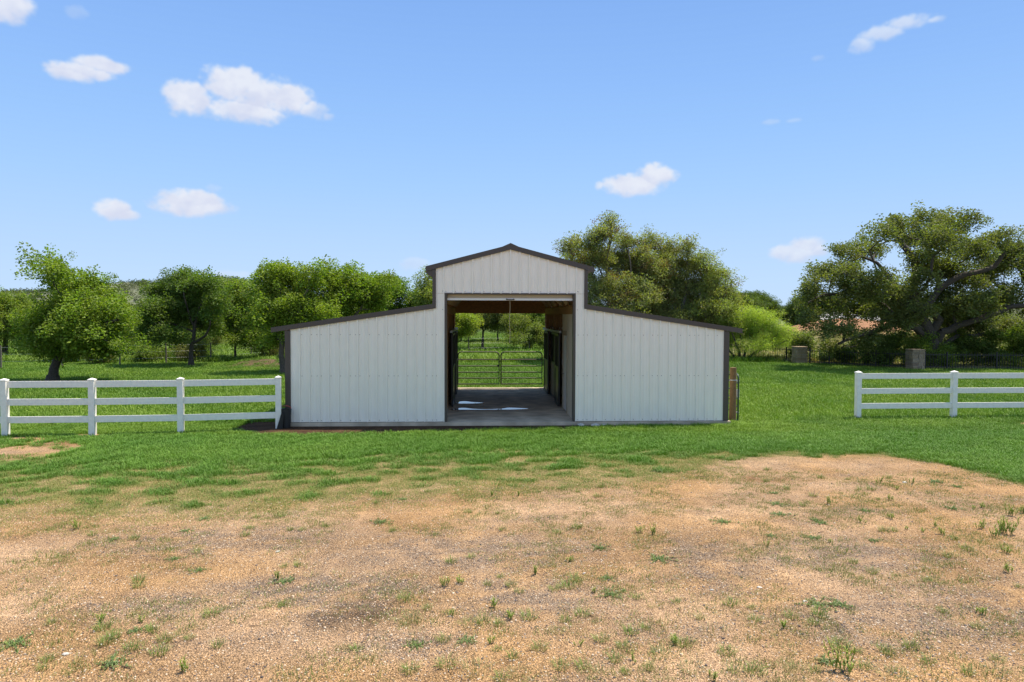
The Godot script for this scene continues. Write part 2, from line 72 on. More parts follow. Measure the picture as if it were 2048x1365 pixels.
# ------------------------------------------------------------------ mesh collector
class Shape:
	var v := PackedVector3Array()
	var n := PackedVector3Array()
	var c := PackedColorArray()
	var i := PackedInt32Array()
	var tint := Color.WHITE
	func quad(a: Vector3, b: Vector3, cc: Vector3, d: Vector3) -> void:   # counter-clockwise seen from outside
		var nn := (b - a).cross(cc - a)
		if nn.length_squared() < 1e-14:
			nn = (cc - a).cross(d - a)
		nn = nn.normalized()
		var k := v.size()
		v.append_array([a, b, cc, d])
		n.append_array([nn, nn, nn, nn])
		c.append_array([tint, tint, tint, tint])
		i.append_array([k, k + 2, k + 1, k, k + 3, k + 2])
	func tri(a: Vector3, b: Vector3, cc: Vector3) -> void:
		var nn := (b - a).cross(cc - a).normalized()
		var k := v.size()
		v.append_array([a, b, cc])
		n.append_array([nn, nn, nn])
		c.append_array([tint, tint, tint])
		i.append_array([k, k + 2, k + 1])
	func box(lo: Vector3, hi: Vector3, t := Transform3D()) -> void:
		var p: Array[Vector3] = []
		for k in 8:
			p.append(t * Vector3(hi.x if k & 1 else lo.x, hi.y if k & 2 else lo.y, hi.z if k & 4 else lo.z))
		quad(p[4], p[5], p[7], p[6])
		quad(p[1], p[0], p[2], p[3])
		quad(p[5], p[1], p[3], p[7])
		quad(p[0], p[4], p[6], p[2])
		quad(p[6], p[7], p[3], p[2])
		quad(p[0], p[1], p[5], p[4])
	func bevel_box(lo: Vector3, hi: Vector3, e: float) -> void:   # upright box with chamfered vertical and top edges
		var ring := func(y: float, s: float) -> Array:
			return [Vector3(lo.x + s, y, hi.z - e - s + s), Vector3(lo.x + e, y, hi.z - s), Vector3(hi.x - e, y, hi.z - s), Vector3(hi.x - s, y, hi.z - e), Vector3(hi.x - s, y, lo.z + e), Vector3(hi.x - e, y, lo.z + s), Vector3(lo.x + e, y, lo.z + s), Vector3(lo.x + s, y, lo.z + e)]
		var rs := [ring.call(lo.y, 0.0), ring.call(hi.y - e, 0.0), ring.call(hi.y, e * 0.6)]
		for r in 2:
			for k in 8:
				var m := (k + 1) % 8
				quad(rs[r][k], rs[r][m], rs[r + 1][m], rs[r + 1][k])
		for k in range(1, 7):
			tri(rs[2][0], rs[2][k], rs[2][k + 1])
	func prism(outline: Array, z0: float, z1: float) -> void:    # outline counter-clockwise in x, y seen from +z; z1 > z0
		var m := outline.size()
		for k in m:
			var a: Vector2 = outline[k]
			var b: Vector2 = outline[(k + 1) % m]
			quad(Vector3(a.x, a.y, z1), Vector3(a.x, a.y, z0), Vector3(b.x, b.y, z0), Vector3(b.x, b.y, z1))
		var t := Geometry2D.triangulate_polygon(PackedVector2Array(outline))
		for k in range(0, t.size(), 3):
			var q: Array[Vector2] = [outline[t[k]], outline[t[k + 1]], outline[t[k + 2]]]
			if (q[1] - q[0]).cross(q[2] - q[0]) < 0:
				q = [q[0], q[2], q[1]]
			tri(Vector3(q[0].x, q[0].y, z1), Vector3(q[1].x, q[1].y, z1), Vector3(q[2].x, q[2].y, z1))
			tri(Vector3(q[0].x, q[0].y, z0), Vector3(q[2].x, q[2].y, z0), Vector3(q[1].x, q[1].y, z0))
	func tube(pts: Array, radii: Array, sides := 6, caps := true) -> void:
		var rings := pts.size()
		var up := Vector3.UP
		var k0 := v.size()
		for r in rings:
			var d: Vector3 = (pts[mini(r + 1, rings - 1)] - pts[maxi(r - 1, 0)]).normalized()
			if r == 0:
				up = Vector3.UP if absf(d.y) < 0.9 else Vector3.RIGHT
			var x := up.cross(d).normalized()
			var y := d.cross(x).normalized()
			up = y
			for k in sides:
				var a := TAU * k / sides
				var o := x * cos(a) + y * sin(a)
				v.append(pts[r] + o * float(radii[r]))
				n.append(o)
				c.append(tint)
		for r in rings - 1:
			for k in sides:
				var a := k0 + r * sides + k
				var b := k0 + r * sides + (k + 1) % sides
				i.append_array([a, b + sides, b, a, a + sides, b + sides])
		if caps:
			for e in [0, rings - 1]:
				var d: Vector3 = (pts[rings - 1] - pts[rings - 2]).normalized() if e else (pts[0] - pts[1]).normalized()
				var kc := v.size()
				v.append(pts[e]); n.append(d); c.append(tint)
				for k in sides:
					v.append(v[k0 + e * sides + k]); n.append(d); c.append(tint)
				for k in sides:
					if e:
						i.append_array([kc, kc + 1 + (k + 1) % sides, kc + 1 + k])
					else:
						i.append_array([kc, kc + 1 + k, kc + 1 + (k + 1) % sides])
	func rod(a: Vector3, b: Vector3, r: float, sides := 8) -> void:
		tube([a, b], [r, r], sides)
	func mesh() -> ArrayMesh:
		var arr := []
		arr.resize(Mesh.ARRAY_MAX)
		arr[Mesh.ARRAY_VERTEX] = v
		arr[Mesh.ARRAY_NORMAL] = n
		arr[Mesh.ARRAY_COLOR] = c
		arr[Mesh.ARRAY_INDEX] = i
		var m := ArrayMesh.new()
		m.add_surface_from_arrays(Mesh.PRIMITIVE_TRIANGLES, arr)
		return m

# ------------------------------------------------------------------ naming
func numbered(called: String, parent: Node = self) -> String:
	var key := str(parent.get_instance_id()) + called
	var k: int = used.get(key, 0)
	used[key] = k + 1
	return called if k == 0 else "%s_%03d" % [called, k]

func obj(called: String, s, m: Material, parent: Node = self, at := Vector3.ZERO) -> MeshInstance3D:
	var o := MeshInstance3D.new()
	o.name = numbered(called, parent)
	o.mesh = s.mesh() if s is Shape else s
	o.material_override = m
	o.position = at
	parent.add_child(o, true)
	return o

func thing(called: String, label: String, category: String, at := Vector3.ZERO, group := "") -> Node3D:
	var o := Node3D.new()
	o.name = numbered(called)
	add_child(o, true)
	o.position = at
	tag(o, label, category, group)
	return o

func tag(o: Node, label: String, category: String, group := "") -> void:
	o.set_meta("label", label)
	o.set_meta("category", category)
	if group:
		o.set_meta("group", group)

func kind(o: Node, k: String, label := "") -> void:
	o.set_meta("kind", k)
	if label:
		o.set_meta("label", label)

# ------------------------------------------------------------------ materials
func lin(r: float, g: float, b: float) -> Color:
	return Color(r, g, b).linear_to_srgb()

func noise_tex(seed_: int, freq: float, lo: float, hi: float, type := FastNoiseLite.TYPE_SIMPLEX_SMOOTH, cell := -1, size := 512, octaves := 4) -> NoiseTexture2D:
	var f := FastNoiseLite.new()
	f.seed = seed_
	f.frequency = freq
	f.noise_type = type
	f.fractal_octaves = octaves
	if cell >= 0:
		f.cellular_return_type = cell as FastNoiseLite.CellularReturnType
		f.fractal_type = FastNoiseLite.FRACTAL_NONE
	var t := NoiseTexture2D.new()
	t.noise = f
	t.width = size
	t.height = size
	t.seamless = true
	var g := Gradient.new()
	g.set_color(0, Color(lo, lo, lo))
	g.set_color(1, Color(hi, hi, hi))
	t.color_ramp = g
	return t

func mat(color: Color, rough := 0.8, tex: Texture2D = null, scale := Vector3.ONE, metallic := 0.0, vertex := false) -> StandardMaterial3D:
	var m := StandardMaterial3D.new()
	m.albedo_color = color
	m.roughness = rough
	m.metallic = metallic
	m.vertex_color_use_as_albedo = vertex
	if tex:
		m.albedo_texture = tex
		m.uv1_triplanar = true
		m.uv1_world_triplanar = true
		m.uv1_scale = scale
	return m

func leaf_mat(color: Color, back := 0.45) -> StandardMaterial3D:
	var m := mat(color, 0.55, null, Vector3.ONE, 0.0, true)
	m.cull_mode = BaseMaterial3D.CULL_DISABLED
	m.backlight_enabled = true
	m.backlight = Color(back * 0.95, back, back * 0.5)
	m.metallic_specular = 0.35
	return m

func materials() -> void:
	var dust := noise_tex(3, 0.012, 0.975, 1.0)
	var grain := noise_tex(4, 0.02, 0.72, 1.0)
	M.white_metal = mat(lin(0.92, 0.865, 0.765), 0.42, dust, Vector3(0.7, 0.25, 0.7))
	M.brown_metal = mat(lin(0.070, 0.056, 0.046), 0.45, dust, Vector3(0.6, 0.6, 0.6))
	M.tan_metal = mat(lin(0.50, 0.43, 0.31), 0.5)
	M.bar_metal = mat(lin(0.78, 0.78, 0.78), 0.35)
	M.screw = mat(lin(0.17, 0.16, 0.15), 0.4, null, Vector3.ONE, 0.6)
	M.concrete = mat(lin(0.70, 0.58, 0.43), 0.85, noise_tex(8, 0.010, 0.72, 1.0, FastNoiseLite.TYPE_SIMPLEX_SMOOTH, -1, 512, 5), Vector3(0.28, 0.28, 0.28))
	M.concrete.metallic_specular = 0.2
	M.wood_dark = mat(lin(0.52, 0.29, 0.12), 0.8, grain, Vector3(0.6, 3.0, 3.0))
	M.wood_tan = mat(lin(0.42, 0.30, 0.17), 0.75, grain, Vector3(4.0, 0.5, 4.0))
	M.wood_pale = mat(lin(0.52, 0.42, 0.28), 0.75, grain, Vector3(4.0, 0.5, 4.0))
	M.post_wood = mat(lin(0.30, 0.185, 0.075), 0.85, noise_tex(6, 0.03, 0.55, 1.0), Vector3(5.0, 0.6, 5.0))
	M.black_steel = mat(lin(0.012, 0.012, 0.013), 0.4)
	M.gate_steel = mat(lin(0.10, 0.085, 0.065), 0.45, null, Vector3.ONE, 0.2)
	M.green_steel = mat(lin(0.015, 0.05, 0.03), 0.4)
	M.cream_wall = mat(lin(0.66, 0.56, 0.42), 0.7)
	M.white_paint = mat(lin(0.78, 0.76, 0.72), 0.5)
	M.vinyl = mat(lin(0.91, 0.87, 0.80), 0.35, noise_tex(9, 0.02, 0.93, 1.0), Vector3(0.8, 0.8, 0.8))
	M.iron = mat(lin(0.018, 0.018, 0.018), 0.5)
	M.rope = mat(lin(0.45, 0.36, 0.22), 0.9)
	M.rubber = mat(lin(0.012, 0.012, 0.012), 0.6)
	M.red_plastic = mat(lin(0.35, 0.05, 0.05), 0.5)
	M.steel = mat(lin(0.55, 0.55, 0.55), 0.35, null, Vector3.ONE, 0.9)
	M.galvanised = mat(lin(0.40, 0.41, 0.42), 0.5, null, Vector3.ONE, 0.5)
	M.far_roof = mat(lin(0.24, 0.24, 0.25), 0.6, dust, Vector3.ONE)
	M.stone = mat(lin(0.54, 0.42, 0.28), 0.9, noise_tex(12, 0.03, 0.55, 1.0), Vector3(1.5, 1.5, 1.5), 0.0, true)
	M.mortar = mat(lin(0.36, 0.33, 0.28), 0.95)
	M.white_stone = mat(lin(0.66, 0.61, 0.53), 0.85, noise_tex(13, 0.05, 0.75, 1.0), Vector3(3, 3, 3))
	M.twig = mat(lin(0.13, 0.085, 0.05), 0.9)
	M.bark = mat(lin(0.20, 0.165, 0.13), 0.95, noise_tex(14, 0.035, 0.5, 1.0), Vector3(1.6, 0.5, 1.6))
	M.bark.heightmap_enabled = true
	M.bark.heightmap_texture = M.bark.albedo_texture
	M.bark.heightmap_scale = 4.0
	M.bark_dark = mat(lin(0.13, 0.108, 0.088), 0.95, M.bark.albedo_texture, Vector3(1.6, 0.5, 1.6))
	M.bark_pale = mat(lin(0.27, 0.235, 0.195), 0.95, M.bark.albedo_texture, Vector3(2.0, 0.6, 2.0))
	var water := mat(lin(0.03, 0.027, 0.022), 0.015)
	water.metallic_specular = 0.8
	M.water = water
	# the ground sheet: what colour stands where comes with the vertices, the grains from two cell patterns
	var g := mat(Color.WHITE, 0.95, noise_tex(21, 0.16, 0.56, 1.0, FastNoiseLite.TYPE_CELLULAR, FastNoiseLite.RETURN_CELL_VALUE, 1024), Vector3(0.62, 0.62, 0.62), 0.0, true)
	g.heightmap_enabled = true
	g.heightmap_texture = noise_tex(22, 0.11, 0.0, 1.0, FastNoiseLite.TYPE_CELLULAR, FastNoiseLite.RETURN_DISTANCE, 1024)
	g.heightmap_scale = 2.4
	g.metallic_specular = 0.2
	M.ground = g
	M.pebble = mat(Color.WHITE, 0.8, null, Vector3.ONE, 0.0, true)
	M.grass = leaf_mat(Color.WHITE, 0.7)
	M.weed = leaf_mat(Color.WHITE, 0.6)
	M.leaf = leaf_mat(Color.WHITE, 1.0)

# ------------------------------------------------------------------ sky
func make_sky() -> ImageTexture:
	var w := 4096
	var h := 2048
	var img := Image.create_empty(w, h, false, Image.FORMAT_RGB8)
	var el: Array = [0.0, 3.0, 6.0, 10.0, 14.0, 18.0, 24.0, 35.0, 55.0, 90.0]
	var col: Array = [Color8(198, 223, 252), Color8(191, 220, 253), Color8(181, 214, 254), Color8(166, 206, 253), Color8(154, 197, 251), Color8(144, 188, 248), Color8(132, 176, 240), Color8(136, 179, 241), Color8(146, 188, 245), Color8(152, 192, 246)]  # top entries, above the view, are paled to add fill light in the shade
	var at := func(e: float) -> Color:
		e = maxf(e, 0.0)
		for k in el.size() - 1:
			if e <= el[k + 1]:
				return col[k].lerp(col[k + 1], (e - el[k]) / (el[k + 1] - el[k]))
		return col[-1]
	for y in h:
		img.fill_rect(Rect2i(0, y, w, 1), at.call(90.0 - (y + 0.5) * 180.0 / h))
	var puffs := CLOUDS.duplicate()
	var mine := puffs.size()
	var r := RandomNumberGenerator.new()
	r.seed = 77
	for k in 150:       # unseen clouds, denser than those in view, added to brighten the shade
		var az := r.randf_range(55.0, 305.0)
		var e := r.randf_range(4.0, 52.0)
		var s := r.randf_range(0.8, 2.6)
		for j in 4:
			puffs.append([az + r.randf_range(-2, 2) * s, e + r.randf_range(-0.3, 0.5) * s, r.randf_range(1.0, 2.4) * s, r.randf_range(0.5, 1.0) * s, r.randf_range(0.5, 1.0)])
	var f := FastNoiseLite.new()
	f.seed = 5
	f.frequency = 0.55
	f.fractal_octaves = 5
	var px := 360.0 / w
	var dens := {}
	for which in puffs.size():
		var p: Array = puffs[which]
		var cx: float = p[0]
		var cy: float = p[1]
		var sx: float = p[2] * 1.7
		var sy: float = p[3] * 1.9
		for yy in range(int((cy - sy) / px), int((cy + sy) / px) + 1):
			for xx in range(int((cx - sx) / px), int((cx + sx) / px) + 1):
				var dx: float = (xx * px - cx) / p[2]
				var dy: float = (yy * px - cy) / p[3]
				var q := dx * dx + dy * dy
				if q > 3.2:
					continue
				var key := yy * 8192 + xx + 4096
				var b: float = 1.15 - q * 0.62
				var old: Vector4 = dens.get(key, Vector4(-1, 0, 0, 0))
				var k := clampf(old.x * 2.0, 0.0, 1.0) if old.x > 0.0 else 0.0
				if b > old.x:
					dens[key] = Vector4(b, lerpf(p[4], maxf(p[4], old.y), k), 0.0 if which < mine else 1.0, dy)
	for key in dens:
		var yy: int = key / 8192
		var xx: int = key % 8192 - 4096
		var d: Vector4 = dens[key]
		var az := xx * px
		var e := yy * px
		var nz := f.get_noise_3d(az, e * 1.5, 3.0) + f.get_noise_3d(az * 2.7, e * 3.4, 9.0) * 0.55
		var a := smoothstep(0.04, lerpf(1.02, 0.78, clampf(d.w + 0.5, 0.0, 1.0)), d.x + nz * 0.5 - (0.22 if d.y < 0.75 else 0.0)) * clampf(d.y * 1.05, 0.0, 1.0)
		if a <= 0.003:
			continue
		var ix := posmod(int(round(az / 360.0 * w)), w)
		var iy := clampi(int(round((90.0 - e) / 180.0 * h)), 0, h - 1)
		var lit := f.get_noise_3d(az * 0.9, e * 1.3 - 0.5, 30.0)
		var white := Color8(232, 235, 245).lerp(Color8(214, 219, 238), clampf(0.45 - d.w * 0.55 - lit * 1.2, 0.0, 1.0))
		white = white.lerp(Color8(250, 249, 246), d.z * 0.8)      # the added unseen clouds are whitened to lift the shaded walls
		img.set_pixel(ix, iy, img.get_pixel(ix, iy).lerp(white, a * 0.94))
	return ImageTexture.create_from_image(img)

func camera_and_light() -> void:
	var cam := Camera3D.new()
	cam.name = "camera"
	cam.fov = 51.56
	cam.near = 0.1
	cam.far = 3000.0
	cam.transform = Transform3D(Basis(Vector3(0.9989, 0.00304, 0.04683), Vector3(-0.00137, 0.99936, -0.0357), Vector3(-0.04691, 0.03559, 0.99826)).orthonormalized(), Vector3(-0.759, 2.711, 17.051))
	add_child(cam)
	cam.current = true
	var env := Environment.new()
	env.background_mode = Environment.BG_SKY
	var sky := Sky.new()
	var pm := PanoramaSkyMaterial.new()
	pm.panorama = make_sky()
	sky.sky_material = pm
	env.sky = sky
	env.tonemap_mode = Environment.TONE_MAPPER_LINEAR
	env.tonemap_exposure = 1.6
	env.background_energy_multiplier = 0.65
	env.sdfgi_enabled = true
	env.ssao_enabled = true
	env.ssil_enabled = true
	var we := WorldEnvironment.new()
	we.name = "environment"
	we.environment = env
	add_child(we)
	var sun := DirectionalLight3D.new()
	sun.name = "sun"
	sun.light_energy = 1.6
	sun.light_color = Color(1.0, 0.955, 0.88)
	sun.light_angular_distance = 0.5
	sun.shadow_enabled = true
	add_child(sun)
	sun.look_at_from_position(Vector3(0.38, 1.0, -0.17) * 50.0, Vector3.ZERO)   # high, behind the barn and to the right

# ------------------------------------------------------------------ ground
func height(x: float, z: float) -> float:
	var far := clampf((-z - 22.0) / 60.0, 0.0, 1.0)
	var h := n_mid.get_noise_2d(x * 0.6, z * 0.6) * 0.018 if z < 14.0 and (z > 0.9 or absf(x) > 6.6 or z < -9.5) else 0.0
	if z > 8.3 and z < 10.6 and x > 0.7 and x < 3.2:      # faint tyre tread left in the sand
		var d := z - 8.75 - (x - 0.9) * 0.36 - 0.05 * x * x
		h -= 0.012 * maxf(0.0, cos(d * TAU / 0.2)) * (1.0 - smoothstep(0.35, 0.55, absf(d))) * smoothstep(0.7, 1.1, x) * (1.0 - smoothstep(2.6, 3.2, x))
	if absf(x) < 6.2 and z > -1.0 and z < 1.3:
		h += 0.055 * (1.0 - smoothstep(0.25, 1.25, z)) * (1.0 - smoothstep(5.4, 6.2, absf(x)))
	h += far * n_hill.get_noise_2d(x * 0.5, z * 0.5) * 0.5
	h += 2.6 * exp(-pow((x - 34.0) / 9.0, 2) - pow((z + 47.0) / 7.0, 2))
	h += 0.35 * exp(-pow((x + 12.3) / 1.8, 2) - pow((z + 21.5) / 1.3, 2))
	return h

func along(table: Array, x: float) -> float:
	for k in table.size() - 1:
		if x <= table[k + 1].x:
			return lerpf(table[k].y, table[k + 1].y, clampf((x - table[k].x) / (table[k + 1].x - table[k].x), 0.0, 1.0))
	return table[-1].y

const BARE_EDGE := [Vector2(-14, 7.2), Vector2(-7.57, 6.75), Vector2(-5.9, 7.2), Vector2(-4.6, 7.05), Vector2(-3.3, 6.85), Vector2(-2.2, 6.3), Vector2(-0.4, 5.9), Vector2(0.8, 5.6), Vector2(2.1, 5.4), Vector2(3.65, 4.4), Vector2(4.2, 3.85), Vector2(5.4, 3.7), Vector2(6.5, 3.6), Vector2(7.3, 3.9), Vector2(7.7, 4.5), Vector2(7.9, 5.6), Vector2(8.4, 6.3), Vector2(10, 7.6), Vector2(14, 9)]
const FULL_EDGE := [Vector2(-14, 3.6), Vector2(-9.4, 3.6), Vector2(-7.3, 3.8), Vector2(-5.5, 3.9), Vector2(-3.9, 3.5), Vector2(-2.2, 3.1), Vector2(-0.36, 2.7), Vector2(1.5, 2.8), Vector2(3.6, 2.9), Vector2(4.6, 3.3), Vector2(6.5, 3.2), Vector2(7.4, 3.4), Vector2(8.3, 5.6), Vector2(10, 6.8), Vector2(14, 8.4)]

func lawn(x: float, z: float) -> float:      # 1 in thick grass, 0 on bare ground
	if absf(x) < 5.5 and z < 0.06 and z > -8.3:
		return 0.0
	var a := n_mid.get_noise_2d(x * 2.2, z * 2.2)
	var zb := along(BARE_EDGE, x) + a * 0.45
	var zf := along(FULL_EDGE, x) + a * 0.7
	var g := 1.0 if z < zf else 1.0 - smoothstep(zf, maxf(zb, zf + 0.3), z)
	if g > 0.0 and g < 1.0:
		g = clampf(g * 0.8 + n_fine.get_noise_2d(x * 0.9, z * 1.3) * 1.3 - 0.05, 0.0, 1.0)
	g *= 1.0 - bare_spot(x, z)
	return g

func spot(x: float, z: float, cx: float, cz: float, rx: float, rz: float) -> float:
	var q := sqrt(pow((x - cx) / rx, 2) + pow((z - cz) / rz, 2)) + n_fine.get_noise_2d(x * 2.0, z * 2.0) * 0.8 + n_mid.get_noise_2d(x * 4.0, z * 4.0) * 0.4
	return 1.0 - smoothstep(0.6, 1.2, q)

func beyond_iron(x: float, z: float) -> float:      # dry rough land behind the iron fence
	if x < 12.0:
		return 0.0
	var line := along([Vector2(12, -36), Vector2(14.9, -29.3), Vector2(17.5, -23.3), Vector2(21.4, -18.5), Vector2(33, -17.2), Vector2(80, -15)], x)
	return 1.0 - smoothstep(line - 0.9, line + 0.1, z)

func bare_spot(x: float, z: float) -> float:
	var b := 0.0
	if x < -6.5:
		b = maxf(b, spot(x, z, -9.75, 2.75, 1.15, 1.25))
		b = maxf(b, spot(x, z, -10.7, 1.25, 0.8, 0.25))
		b = maxf(b, spot(x, z, -9.4, 0.9, 0.42, 0.22))
	if x > 8.0 and z > -8.0:
		b = maxf(b, 0.8 * spot(x, z, 13.4, -0.2, 0.9, 0.35))
		b = maxf(b, 0.7 * spot(x, z, 11.7, -1.0, 0.5, 0.25))
		b = maxf(b, 0.7 * spot(x, z, 12.6, -5.5, 1.2, 0.6))
	if x > -6.6 and x < 5.5 and z > -1.2 and z < 1.4:      # worn strip along the slab
		var wide := along([Vector2(-6.4, 0.2), Vector2(-5.7, 0.95), Vector2(-4.5, 1.0), Vector2(-2.5, 0.85), Vector2(-0.5, 0.62), Vector2(2.0, 0.48), Vector2(2.6, 0.25), Vector2(5.5, 0.08)], x)
		b = maxf(b, 1.0 - smoothstep(wide - 0.12, wide + 0.1, z + n_fine.get_noise_2d(x * 2.5, z * 2.5) * 0.3))
	if z > 3.0 and absf(x + 2.2) < 1.2:
		b = maxf(b, spot(x, z, -2.15, 5.4, 0.35, 0.8))
	if z < -15.0:
		b = maxf(b, 0.85 * spot(x, z, -12.2, -20.8, 2.0, 0.9))
		b = maxf(b, smoothstep(0.45, 0.9, exp(-pow((x - 34.0) / 9.0, 2) - pow((z + 47.0) / 7.0, 2)) * 1.4))
	return b

func gravelly(x: float, z: float) -> float:
	var g := 0.0
	for k in GRAVEL.size():
		var e: Array = GRAVEL[k]
		var q := sqrt(pow((x - e[0]) / (e[2] * 1.25), 2) + pow((z - e[1]) / (e[3] * 1.3), 2))
		if q < 1.6:
			g = maxf(g, (1.0 - smoothstep(0.3, 1.35, q)) * (1.0 if k < 2 else 0.72))
	g = g * clampf(0.9 + n_fine.get_noise_2d(x * 1.3, z * 2.0) * 1.6, 0.1, 1.25)
	return clampf(maxf(g, n_mid.get_noise_2d(x * 1.5 + 40.0, z * 3.4) * 0.9 - 0.12), 0.0, 1.0)

func ground_color(x: float, z: float) -> Color:
	var a := n_mid.get_noise_2d(x * 1.2 + 9.0, z * 1.2)
	var b := n_fine.get_noise_2d(x * 1.5, z * 1.5 + 30.0)
	var soil := Color(0.650, 0.395, 0.190).lerp(Color(0.695, 0.455, 0.268), clampf(0.5 + a * 1.6, 0.0, 1.0))
	soil *= 1.0 + b * 0.22 + n_mid.get_noise_2d(x * 1.1 + 70.0, z * 2.2) * 0.38
	if z > 2.0:
		var g := gravelly(x, z)
		soil = soil.lerp(Color(0.33, 0.255, 0.195), g * 0.85)
		var dark := sqrt(pow((x + 1.85) / 0.5, 2) + pow((z - 10.7) / 0.36, 2)) + b * 0.6
		soil = soil.lerp(Color(0.20, 0.13, 0.075), (1.0 - smoothstep(0.2, 1.1, dark)) * 0.85)
		var damp := sqrt(pow((x - 4.1) / 0.8, 2) + pow((z - 5.6) / 0.3, 2)) + b * 0.7
		soil = soil.lerp(Color(0.33, 0.18, 0.075), (1.0 - smoothstep(0.4, 1.1, damp)) * 0.6)
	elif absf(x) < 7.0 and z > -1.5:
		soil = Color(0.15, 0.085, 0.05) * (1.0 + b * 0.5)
	elif x > 20.0 and z < -35.0:
		soil = Color(0.50, 0.27, 0.15) * (1.0 + a * 0.5)
	elif z < -15.0:
		soil = Color(0.24, 0.16, 0.10)
	var l := lawn(x, z)
	var under := Color(0.105, 0.16, 0.032) * (1.0 + b * 0.35)
	under = under.lerp(Color(0.19, 0.235, 0.06), clampf(n_wide.get_noise_2d(x + 200.0, z) * 1.6, 0.0, 0.7))      # drier patches
	if z > 3.0:      # short dry grass litter between the tufts
		soil = soil.lerp(Color(0.42, 0.355, 0.145), clampf((1.0 - smoothstep(-0.6, 0.7, z - along(BARE_EDGE, x) + b * 0.5)), 0.0, 1.0) * 0.6)
	var dry := beyond_iron(x, z)
	if dry > 0.0:
		under = under.lerp(Color(0.46, 0.37, 0.20) * (1.0 + a * 0.5), dry * clampf(0.8 + a, 0.3, 1.0))
	var c := soil.lerp(under, smoothstep(0.15, 0.75, l))
	c.a = 1.0
	return c

func spaced(lo: float, hi: float, step: float, far_lo: float, far_hi: float, grow: float) -> PackedFloat32Array:
	var a := PackedFloat32Array()
	var x := lo
	var s := step
	while x > far_lo:
		s *= grow
		x -= s
		a.append(x)
	a.reverse()
	x = lo
	while x < hi:
		a.append(x)
		x += step
	s = step
	while x < far_hi:
		a.append(x)
		s *= grow
		x += s
	a.append(x)
	return a

func make_ground() -> void:
	var xs := spaced(-12.0, 14.5, 0.085, -900.0, 900.0, 1.09)
	var zs := spaced(0.0, 13.0, 0.075, -1200.0, 200.0, 1.06)
	var nx := xs.size()
	var nz := zs.size()
	var v := PackedVector3Array()
	var c := PackedColorArray()
	v.resize(nx * nz)
	c.resize(nx * nz)
	for j in nz:
		for i in nx:
			var x := xs[i]
			var z := zs[j]
			v[j * nx + i] = Vector3(x, height(x, z), z)
			c[j * nx + i] = ground_color(x, z)
	var n := PackedVector3Array()
	n.resize(nx * nz)
	for j in nz:
		for i in nx:
			var i0 := maxi(i - 1, 0)
			var i1 := mini(i + 1, nx - 1)
			var j0 := maxi(j - 1, 0)
			var j1 := mini(j + 1, nz - 1)
			n[j * nx + i] = (v[j1 * nx + i] - v[j0 * nx + i]).cross(v[j * nx + i1] - v[j * nx + i0]).normalized()
	var idx := PackedInt32Array()
	for j in nz - 1:
		for i in nx - 1:
			var k := j * nx + i
			# leave the slab's footprint closed: the slab stands on it
			idx.append_array([k, k + 1, k + nx, k + 1, k + nx + 1, k + nx])
	var arr := []
	arr.resize(Mesh.ARRAY_MAX)
	arr[Mesh.ARRAY_VERTEX] = v
	arr[Mesh.ARRAY_NORMAL] = n
	arr[Mesh.ARRAY_COLOR] = c
	arr[Mesh.ARRAY_INDEX] = idx
	var m := ArrayMesh.new()
	m.add_surface_from_arrays(Mesh.PRIMITIVE_TRIANGLES, arr)
	kind(obj("ground", m, M.ground), "structure", "sandy bare ground in front giving way to green lawn and meadow")

# ------------------------------------------------------------------ grass, gravel
func blade(s: Shape, at: Vector3, yaw: float, lean: float, h: float, w: float, c: Color) -> void:
	var d := Vector3(cos(yaw), 0, sin(yaw))
	var side := Vector3(-d.z, 0, d.x) * w * 0.5
	var mid := at + Vector3.UP * h * 0.6 + d * lean * h * 0.35
	var tip := at + Vector3.UP * h * (1.0 - lean * lean * 0.25) + d * lean * h
	s.tint = c
	s.quad(at - side, at + side, mid + side * 0.75, mid - side * 0.75)
	s.tri(mid - side * 0.75, mid + side * 0.75, tip)

func grass_clump(seed_: int, count: int, radius: float, h: float, w: float, dry := 0.18) -> ArrayMesh:
	var r := RandomNumberGenerator.new()
	r.seed = seed_
	var s := Shape.new()
	for k in count:
		var a := r.randf() * TAU
		var q := sqrt(r.randf()) * radius
		var t := r.randf_range(0.7, 1.25)
		var c := Color(0.9, 1.0, 0.85) * t
		if r.randf() < dry:
			c = Color(2.3, 1.45, 1.7) * t
		blade(s, Vector3(cos(a) * q, -0.01, sin(a) * q), r.randf() * TAU, r.randf_range(0.1, 0.9), h * r.randf_range(0.6, 1.2), w * r.randf_range(0.7, 1.3), c)
	return s.mesh()

func ordinal(k: int) -> String:
	var words := ["leftmost", "second from left", "third from left", "fourth from left", "fifth from left", "sixth from left", "seventh from left", "eighth from left", "ninth from left", "tenth from left"]
	if k < words.size():
		return words[k]
	var n := k + 1
	var tail := "th" if n % 100 in [11, 12, 13] else ("st" if n % 10 == 1 else ("nd" if n % 10 == 2 else ("rd" if n % 10 == 3 else "th")))
	return "%d%s from left" % [n, tail]

func seen_x(x: float, z: float) -> float:      # for counting things from left to right
	return (x + 0.759) / (17.051 - z)

func scatter(called: String, label: String, mesh: Mesh, m: Material, places: Array, colors: PackedColorArray) -> void:
	var mm := MultiMesh.new()
	mm.transform_format = MultiMesh.TRANSFORM_3D
	mm.use_colors = true
	mm.mesh = mesh
	mm.instance_count = places.size()
	for k in places.size():
		mm.set_instance_transform(k, places[k])
		mm.set_instance_color(k, colors[k])
	var o := MultiMeshInstance3D.new()
	o.name = numbered(called)
	o.multimesh = mm
	o.material_override = m
	add_child(o, true)
	kind(o, "stuff", label)

func upright(at: Vector3, s: float, r: RandomNumberGenerator, sy := 1.0) -> Transform3D:
	return Transform3D(Basis(Vector3.UP, r.randf() * TAU).scaled(Vector3(s, s * sy, s)), at)

